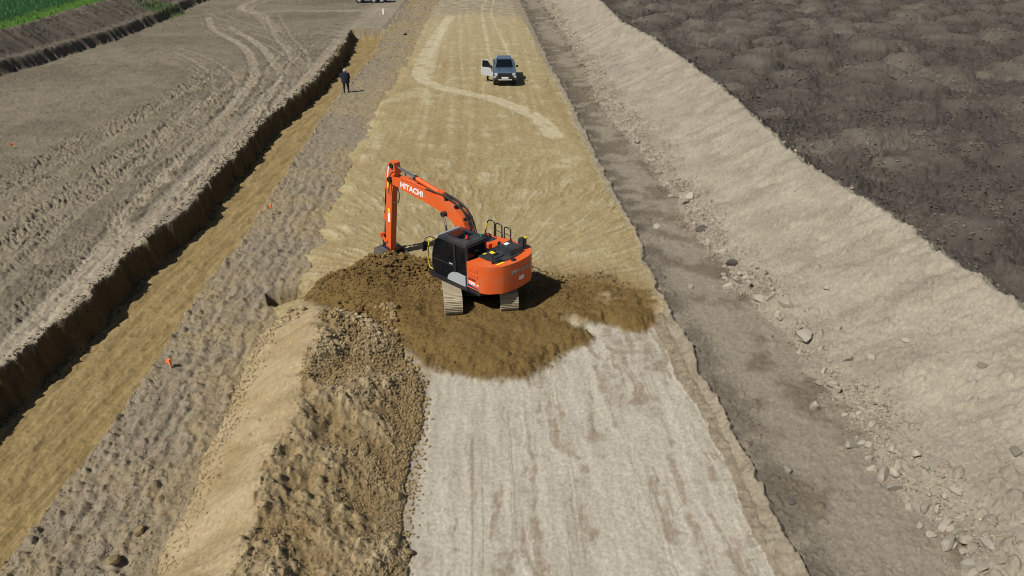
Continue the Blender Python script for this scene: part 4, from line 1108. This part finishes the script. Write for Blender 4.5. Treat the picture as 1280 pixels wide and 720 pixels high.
    for yy in (.14, -.14):
        Tube('hose_pipe', [(2.4, yy * 1.3, 3.73), (3.3, yy, 3.78), (3.9, yy, 3.80)], .022, M['orange'], boom, 6)
        Tube('hose', curve_pts([(3.9, yy, 3.80), (4.15, yy * 1.6, 4.0), (4.4, yy * 1.8, 3.8), (4.52, yy * 1.7, 3.36), (4.60, yy * 1.6, 3.05)], 5), .022, M['rubber'], boom, 6)
    Tube('hose', curve_pts([(4.22, .10, 3.45), (4.08, .12, 3.12), (4.18, .12, 2.75), (4.50, .16, 2.66)], 5), .022, M['rubber'], boom, 6)
    for xq, zq in ((.85, 3.36), (1.35, 3.52), (.36, 3.02)):
        Box('hose_clamp', (xq - .04, -.19, zq + .02), (xq + .04, .19, zq + .12), M['black'], boom, .01)
    # arm
    arm = Prism('arm', [(4.02, 4.06), (4.26, 4.10), (4.46, 3.92), (4.62, 3.40), (4.80, 2.35), (4.96, .62), (4.90, .46), (4.76, .46), (4.68, .60), (4.30, 2.9), (4.14, 3.35), (4.00, 3.70)], -.14, .14, M['orange'], root, 'y', .02)
    Cyl('arm_pin', (4.27, -.27, 3.44), (4.27, .27, 3.44), .11, M['black'], arm, 14)
    Cyl('arm_pin', (4.18, -.20, 3.95), (4.18, .20, 3.95), .09, M['black'], arm, 14)
    Prism('decal', [(4.40, 3.90), (4.55, 3.42), (4.50, 3.40), (4.34, 3.88)], .142, .145, M['white'], arm, 'y', 0)
    Prism('decal', [(4.51, 3.35), (4.57, 3.08), (4.48, 3.06), (4.43, 3.32)], .142, .145, M['yellow'], arm, 'y', 0)
    Prism('decal', [(4.52, 2.08), (4.66, 2.08), (4.70, 1.72), (4.56, 1.72)], .142, .145, M['white'], arm, 'y', 0)
    Prism('decal', [(4.50, 2.26), (4.64, 2.26), (4.66, 2.10), (4.52, 2.10)], .142, .145, M['yellow'], arm, 'y', 0)
    bc = Cyl('bucket_cylinder', (4.74, 0, 2.95), (5.02, 0, 1.70), .075, M['orange'], root, 12)
    Cyl('cylinder_rod', (5.02, 0, 1.70), (5.16, 0, 1.08), .042, M['steel'], bc, 10)
    Prism('cylinder_lug', [(4.62, 3.10), (4.80, 3.05), (4.83, 2.88), (4.68, 2.72)], -.08, .08, M['orange'], arm, 'y', .01)
    Tube('hose', curve_pts([(4.66, .15, 3.0), (4.72, .17, 2.6), (4.84, .12, 2.2), (4.95, .09, 2.0)], 5), .018, M['rubber'], arm, 6)
    lk = bmesh.new()
    for yy in (-.17, .17):
        b_prism(lk, [(4.84, .92), (5.18, 1.14), (5.22, 1.02), (4.88, .80)], yy - .02, yy + .02)
    b_cyl(lk, (5.17, -.24, 1.08), (5.17, .24, 1.08), .075, 12)
    link = finish('bucket_link', lk, M['orange'], root, .008)
    lk = bmesh.new(); b_prism(lk, [(5.10, 1.10), (5.24, 1.12), (5.22, .52), (5.06, .50)], -.10, .10); finish('push_link', lk, M['black'], root, .01)
    # quick hitch and bucket, curled towards the machine
    hi_ = bmesh.new(); b_prism(hi_, [(4.74, .60), (5.02, .66), (5.28, .58), (5.30, .36), (5.06, .26), (4.76, .30)], -.19, .19); finish('quick_hitch', hi_, M['black'], root, .02)
    shell = [(5.30, .36), (5.38, .10), (5.30, -.18), (5.05, -.38), (4.70, -.42), (4.36, -.30), (4.10, -.08)]
    inn = [(x + (4.86 - x) * .08, z + (.05 - z) * .10) for x, z in shell]
    bk = Prism('bucket', shell + inn[::-1], -.50, .50, M['steel'], root, 'y', .006)
    for yy in (-.50, .485):
        Prism('side_plate', [(5.29, .34), (5.36, .10), (5.29, -.17), (5.05, -.36), (4.70, -.40), (4.37, -.29), (4.12, -.09), (4.30, .12), (4.72, .26), (5.05, .32)], yy - .003, yy + .018, M['steel'], bk, 'y', 0)
    Prism('bucket_lip', [(4.75, .18), (4.80, .32), (5.28, .40), (5.28, .28)], -.49, .49, M['steel'], bk, 'y', .008)
    for k in range(5):
        yy = -.42 + .21 * k
        Prism('tooth', [(4.16, -.16), (4.10, -.02), (3.93, .05)], yy - .04, yy + .04, M['steel'], bk, 'y', .006)
    for o in list(root.children):
        nm = o.name.split('.')[0]
        if nm in ('arm', 'bucket_cylinder', 'bucket_link', 'push_link'):
            o.location = (.21, 0, -.36); o.scale = (1, 1, 1.095)
        elif nm in ('quick_hitch', 'bucket'):
            o.location = (.21, 0, -.26 if nm == 'quick_hitch' else -.08)
        elif nm in ('boom', 'arm_cylinder', 'boom_cylinder'):
            o.location = (0, 0, -.22)
    return root
build_excavator()

# ------------------------------------------------------------------ pickup truck with its right front door open
def build_truck():
    fx, fy, fz = on_h(631, 106)
    head = math.atan2(-fy, -fx) + R(1.5)                  # faces the camera
    L = 5.30
    cx, cy = fx - math.cos(head) * 1.75, fy - math.sin(head) * 1.75
    root = thing('pickup_truck', (cx, cy, ground_z(cx, cy)), head, 'blue-grey pickup truck with its door open on the clay road', 'pickup truck')
    # origin midway between the axles; x forward, y left
    body = [(2.38, .50), (2.45, .62), (2.45, .82), (2.40, 1.02), (2.28, 1.12), (1.05, 1.20), (.95, 1.16), (-2.72, 1.16), (-2.80, 1.10), (-2.80, .55), (-2.05, .50), (-1.98, .74), (-1.80, .90), (-1.42, .90), (-1.24, .74), (-1.18, .44), (1.12, .44), (1.18, .74), (1.36, .90), (1.74, .90), (1.92, .74), (1.98, .50)]
    bd = Prism('body', body, -.90, .90, M['car'], root, 'y', .05, 3, True)
    hood = Prism('hood', [(2.30, 1.115), (2.20, 1.16), (1.20, 1.245), (1.02, 1.235), (1.02, 1.19)], -.78, .78, M['car'], root, 'y', .02, 2, True)
    for s in (-1, 1): Box('hood_crease', (1.15, s * .42 - .02, 1.215), (2.1, s * .42 + .02, 1.238), M['car'], hood, .008)
    # cabin
    bm = bmesh.new()
    lo = [(1.08, .80, 1.17), (1.08, -.80, 1.17), (-1.05, -.82, 1.17), (-1.05, .82, 1.17)]
    hi = [(.36, .62, 1.80), (.36, -.62, 1.80), (-.80, -.64, 1.80), (-.80, .64, 1.80)]
    a = [bm.verts.new(p) for p in lo]; b = [bm.verts.new(p) for p in hi]
    bm.faces.new(a); bm.faces.new(b[::-1])
    for i in range(4): bm.faces.new((a[i], b[i], b[(i + 1) % 4], a[(i + 1) % 4]))
    cabn = finish('cabin', bm, M['car'], root, .04, 3, True)
    Box('roof', (-.84, -.64, 1.79), (.34, .64, 1.845), M['car'], cabn, .025, 3)
    for s in (-1, 1): Tube('roof_rail', [(.25, s * .61, 1.85), (.1, s * .61, 1.88), (-.7, s * .61, 1.88), (-.8, s * .61, 1.85)], .022, M['silver'], cabn, 6)
    def pane(name, pts, off):
        bm = bmesh.new(); P = [Vector(p) for p in pts]
        n = (P[1] - P[0]).cross(P[2] - P[0]).normalized() * off
        A_ = [bm.verts.new(p + n) for p in P]; B_ = [bm.verts.new(p) for p in P]
        bm.faces.new(A_); bm.faces.new(B_[::-1])
        for i in range(len(P)): bm.faces.new((A_[i], B_[i], B_[(i + 1) % len(P)], A_[(i + 1) % len(P)]))
        return finish(name, bm, M['glass'], cabn)
    pane('windscreen', [(1.05, .72, 1.20), (1.05, -.72, 1.20), (.42, -.57, 1.76), (.42, .57, 1.76)], .012)
    for s in (-1, 1):
        q = [(.78, s * .79, 1.23), (.33, s * .66, 1.74), (-.16, s * .665, 1.74), (-.16, s * .795, 1.23)]
        pane('side_window', q if s > 0 else q[::-1], .012)
        q = [(-.24, s * .795, 1.23), (-.24, s * .665, 1.74), (-.72, s * .67, 1.74), (-.92, s * .80, 1.23)]
        pane('side_window', q if s > 0 else q[::-1], .012)
    # face of the truck
    gl = Box('grille', (2.41, -.58, .80), (2.465, .58, 1.03), M['black'], root, .02)
    for k in range(3): Box('grille_bar', (2.466, -.54, .845 + .065 * k), (2.474, .54, .862 + .065 * k), M['slate'], gl, 0)
    for s in (-1, 1):
        Prism('headlight', [(2.36, s * .60), (2.47, s * .60), (2.44, s * .80), (2.30, s * .905), (2.24, s * .905)], .86, 1.03, M['lamp'], root, 'z', .012)
        Box('fog_light', (2.44, s * .66 - .08, .60), (2.475, s * .66 + .08, .68), M['black'], root, .01)
    bp = Prism('bumper', [(2.30, -.92), (2.46, -.80), (2.53, -.5), (2.53, .5), (2.46, .80), (2.30, .92)], .52, .79, M['black'], root, 'z', .03)
    Box('skid_plate', (2.50, -.55, .50), (2.555, .55, .575), M['silver'], bp, .012)
    Box('number_plate', (2.53, -.27, .63), (2.545, .27, .75), M['white'], bp, .004)
    for s in (-1, 1): Box('bumper_corner', (2.30, s * .80 - .10, .70), (2.49, s * .80 + .10, .80), M['silver'], bp, .02)
    # load bed
    bed = Box('load_bed', (-2.70, -.80, 1.165), (-1.10, .80, 1.20), M['black'], root, .01)
    for s in (-1, 1): Box('bed_rail', (-2.74, s * .86 - .05, 1.165), (-1.06, s * .86 + .05, 1.215), M['car'], bed, .015)
    for x in (1.55, -1.61):
        for s in (-1, 1):
            bm = bmesh.new(); b_cyl(bm, (x, s * .66, .39), (x, s * .93, .39), .39, 24)
            wh = finish('wheel', bm, M['rubber'], root, .03, 2, True)
            Cyl('rim', (x, s * .928, .39), (x, s * .945, .39), .24, M['silver'], wh, 16)
            Box('mud_flap', (x - .46, s * .80 - .11, .30), (x - .44, s * .80 + .11, .56), M['black'], wh, 0)
    # left mirror and body-side mirror on the open door
    mr = Box('mirror', (.74, .94, 1.20), (.86, 1.14, 1.36), M['black'], root, .03)
    Box('mirror_stalk', (.78, .86, 1.20), (.83, .945, 1.25), M['black'], mr, .01)
    # open door: hinge at front edge on the truck's right
    hx, hy, da = .86, -.93, R(62)
    def D(s, z, t=0.0): return (hx - s * math.cos(da) + t * math.sin(da), hy - s * math.sin(da) - t * math.cos(da), z)
    def slab(name, outline, t0, t1, mat, parent):
        bm = bmesh.new()
        A_ = [bm.verts.new(D(s, z, t0)) for s, z in outline]; B_ = [bm.verts.new(D(s, z, t1)) for s, z in outline]
        bm.faces.new(A_); bm.faces.new(B_[::-1]); n = len(outline)
        for i in range(n): bm.faces.new((A_[i], B_[i], B_[(i + 1) % n], A_[(i + 1) % n]))
        return finish(name, bm, mat, parent, .008)
    dr = slab('door', [(0, .50), (1.05, .50), (1.10, .80), (1.08, 1.17), (0, 1.17)], -.05, .04, M['carroof'], root)
    for o_ in ([(0, 1.17), (.06, 1.17), (.48, 1.72), (.44, 1.76)], [(.44, 1.76), (.48, 1.70), (1.0, 1.70), (1.02, 1.76)], [(1.02, 1.76), (.96, 1.71), (1.0, 1.17), (1.08, 1.17)]):
        slab('window_frame', o_, -.03, .02, M['carroof'], dr)
    slab('door_pane', [(.07, 1.175), (.485, 1.70), (.955, 1.70), (.995, 1.175)], -.006, .004, M['glass'], dr)
    mo = slab('mirror', [(.05, 1.20), (.05, 1.36), (.24, 1.36), (.24, 1.20)], .06, .28, M['black'], dr)
    return root, (cx, cy, head, D)
truck, TRUCK = build_truck()

# ------------------------------------------------------------------ people
def build_person(name, loc, rz, label, spread=.13, lean=0.0, arms='front', hairmat=None):
    """standing figure 1.76 m; x forward, y left"""
    me = bpy.data.meshes.new(name)
    J = [('pelvis', (0, 0, .95), .150), ('waist', (lean * .2, 0, 1.10), .150), ('chest', (lean * .5, 0, 1.32), .175), ('collar', (lean * .7, 0, 1.45), .110), ('neck', (lean * .8, 0, 1.53), .058), ('head', (lean + .015, 0, 1.62), .092), ('crown', (lean + .01, 0, 1.71), .078)]
    E = [(0, 1), (1, 2), (2, 3), (3, 4), (4, 5), (5, 6)]
    for s in (1, -1):
        b = len(J)
        J += [('hip', (0, s * .10, .90), .105), ('knee', (.02, s * (.10 + spread * .25), .50), .072), ('ankle', (-.02, s * (.10 + spread * .5), .10), .050), ('toe', (.17, s * (.12 + spread * .55), .05), .042)]
        E += [(0, b), (b, b + 1), (b + 1, b + 2), (b + 2, b + 3)]
        b = len(J)
        if arms == 'front':
            P = [(0, s * .20, 1.42), (.0, s * .245, 1.17), (.17, s * .17, 1.02), (.24, s * .07, 1.03)]
        else:
            P = [(0, s * .20, 1.42), (0, s * .27, 1.15), (.14, s * .27, .92), (.20, s * .25, .84)]
        J += [('shoulder', P[0], .085), ('elbow', P[1], .060), ('wrist', P[2], .045), ('palm', P[3], .042)]
        E += [(3, b), (b, b + 1), (b + 1, b + 2), (b + 2, b + 3)]
    me.from_pydata([j[1] for j in J], E, [])
    o = bpy.data.objects.new(name, me); COL.objects.link(o)
    mod = o.modifiers.new('skin', 'SKIN'); mod.use_smooth_shade = True
    for i, v in enumerate(me.skin_vertices[0].data):
        r = J[i][2]; v.radius = (r, r)
        if J[i][0] == 'chest': v.radius = (.20, .14)
        if J[i][0] in ('pelvis', 'waist'): v.radius = (.165, .13)
    me.skin_vertices[0].data[0].use_root = True
    o.modifiers.new('sub', 'SUBSURF').levels = 2
    o.modifiers['sub'].render_levels = 2
    bpy.context.view_layer.update()
    me2 = bpy.data.meshes.new_from_object(o.evaluated_get(bpy.context.evaluated_depsgraph_get()))
    bpy.data.objects.remove(o)
    bm = bmesh.new(); bm.from_mesh(me2)
    # nose, ears and fingers grown onto the same mesh
    hx = lean + .015
    b_cyl(bm, (hx + .075, 0, 1.625), (hx + .115, 0, 1.60), .016, 6, .012)
    for s in (1, -1):
        b_cyl(bm, (hx - .005, s * .08, 1.625), (hx - .012, s * .103, 1.63), .026, 8, .020)
        p = Vector((.24, s * .07, 1.03) if arms == 'front' else (.20, s * .25, .84))
        for k in range(5):
            dz = (k - 1.5) * .019 if k < 4 else .045
            Lf = (.055, .068, .072, .060, .045)[k]
            q = p + Vector((.03, -s * .02, dz * .8)); m1 = q + Vector((Lf * .7, -s * .02, -Lf * .4)); t = m1 + Vector((Lf * .3, -s * .03, -Lf * .5))
            b_tube(bm, [q, m1, t], .0095, 6)
    bm.to_mesh(me2); bm.free()
    me2.name = name; me2.materials.clear()
    for k in ('navy', 'trouser', 'skin', 'boot'): me2.materials.append(M[k])
    for p in me2.polygons:
        c = p.center; p.use_smooth = True
        hand = c.x > (.205 if arms == 'front' else .165) and .75 < c.z < 1.12 and abs(c.y) < .32
        p.material_index = 2 if (c.z > 1.565 or hand) else 0 if c.z > .86 else 3 if c.z < .10 else 1
    o = bpy.data.objects.new(name, me2); COL.objects.link(o)
    o.location = loc; o.rotation_euler = (0, 0, rz)
    tag(o, label, 'person')
    bm = bmesh.new(); bmesh.ops.create_uvsphere(bm, u_segments=14, v_segments=8, radius=1)
    for v in list(bm.verts):
        if v.co.z < -.35 or (v.co.x > .45 and v.co.z < .25): bm.verts.remove(v)
    for v in bm.verts: v.co = Vector((v.co.x * .108 + hx - .008, v.co.y * .103, v.co.z * .115 + 1.668))
    hair = finish('hair', bm, hairmat or M['hair'], o, 0, 1, True)
    bm = bmesh.new()                                        # jacket hem, flaring over the hips
    ring = []
    for z, rx, ry in ((.78, .165, .22), (.78, .185, .24), (.98, .185, .25), (1.20, .175, .245), (1.36, .15, .225), (1.36, .12, .19)):
        ring.append([bm.verts.new((rx * math.cos(t) + lean * .15, ry * math.sin(t), z)) for t in [2 * math.pi * k / 18 for k in range(18)]])
    for a, b in zip(ring[:-1], ring[1:]):
        for k in range(18): bm.faces.new((a[k], a[(k + 1) % 18], b[(k + 1) % 18], b[k]))
    finish('jacket_hem', bm, M['navy'], o, 0, 1, True)
    return o
px_, py_, pz_ = on_h(433.5, 117)
p1 = build_person('person', (px_, py_, pz_ - .01), R(96), 'person in dark navy jacket and trousers standing between trench and clay road', .06, .10)
p1.scale = (1.15, 1.30, 1.04)
tx, ty, th_, D_ = TRUCK
q = Vector(D_(.72, 0, -.42)); cth, sth = math.cos(th_), math.sin(th_)
wx_, wy_ = tx + q.x * cth - q.y * sth, ty + q.x * sth + q.y * cth
build_person('person', (wx_, wy_, ground_z(wx_, wy_) - .01), th_ + R(80), 'person in dark clothes half hidden behind the open pickup door', .10, .0, 'side')

# ------------------------------------------------------------------ pegs, post and far machine
def peg(u, v, hgt, label, tape=True, white=False):
    x, y, z = on_h(u, v)
    o = thing('survey_peg' if not white else 'marker_post', (x, y, z - .05), srand.uniform(0, 3), label, 'peg' if not white else 'post', 'survey pegs with orange tape' if not white else None)
    w2 = .025 if not white else .09
    Box('stake', (-w2, -w2, -.15), (w2, w2, hgt), M['white'] if white else M['wood'], o, .005)
    if tape:
        Box('orange_top', (-w2 - .012, -w2 - .012, hgt - .16), (w2 + .012, w2 + .012, hgt + .012), M['fluo'], o, .006)
        bm = bmesh.new()
        pts = [(0, 0), (.09, .02), (.15, -.02), (.16, -.10), (.06, -.09), (0, -.08)]
        b_prism(bm, [(w2 + a, hgt - .04 + b) for a, b in pts], -.006, .006); finish('tape_tail', bm, M['fluo'], o)
peg(214, 460, .34, 'orange tipped survey peg on the grey ridge near the lower trench')
peg(340, 269, .55, 'orange tipped survey peg on the grey ridge below the standing person')
peg(15, 187, .40, 'orange tipped survey peg out on the stripped field at far left')
peg(479.5, 18, .75, 'white marker post beyond the far end of the trench', False, True)

def far_machine():
    x, y, z = on_h(464, 3.5)
    o = thing('dump_truck', (x, y, z), R(178), 'dark dump truck at the top edge, cut off by the frame', 'dump truck')
    Box('chassis', (-2.3, -.45, .55), (2.2, .45, .85), M['black'], o, .03)
    Prism('skip', [(-2.5, 1.0), (-2.3, 2.1), (.6, 2.1), (.9, 1.4), (.5, .92), (-2.0, .92)], -1.15, 1.15, M['slate'], o, 'y', .03)
    cb = Prism('cab', [(1.0, .86), (1.0, 2.5), (2.0, 2.5), (2.25, 1.7), (2.4, 1.6), (2.4, .86)], -1.0, 1.0, M['slate'], o, 'y', .04)
    for s in (-1, 1): Prism('window', [(1.15, 1.7), (1.15, 2.35), (1.9, 2.35), (2.1, 1.7)], s * 1.0 - .012, s * 1.0 + .012, M['glass'], cb, 'y', 0)
    Box('windscreen', (2.10, -.85, 1.75), (2.20, .85, 2.35), M['glass'], cb, .01)
    Box('bumper', (2.35, -1.0, .5), (2.55, 1.0, .9), M['silver'], o, .03)
    for xx in (-1.8, -.6, 1.6):
        for s in (-1, 1):
            bm = bmesh.new(); b_cyl(bm, (xx, s * .75, .5), (xx, s * 1.12, .5), .5, 20); wh = finish('wheel', bm, M['rubber'], o, .04, 2, True)
            Cyl('rim', (xx, s * 1.118, .5), (xx, s * 1.14, .5), .27, M['grey'], wh, 14)
far_machine()
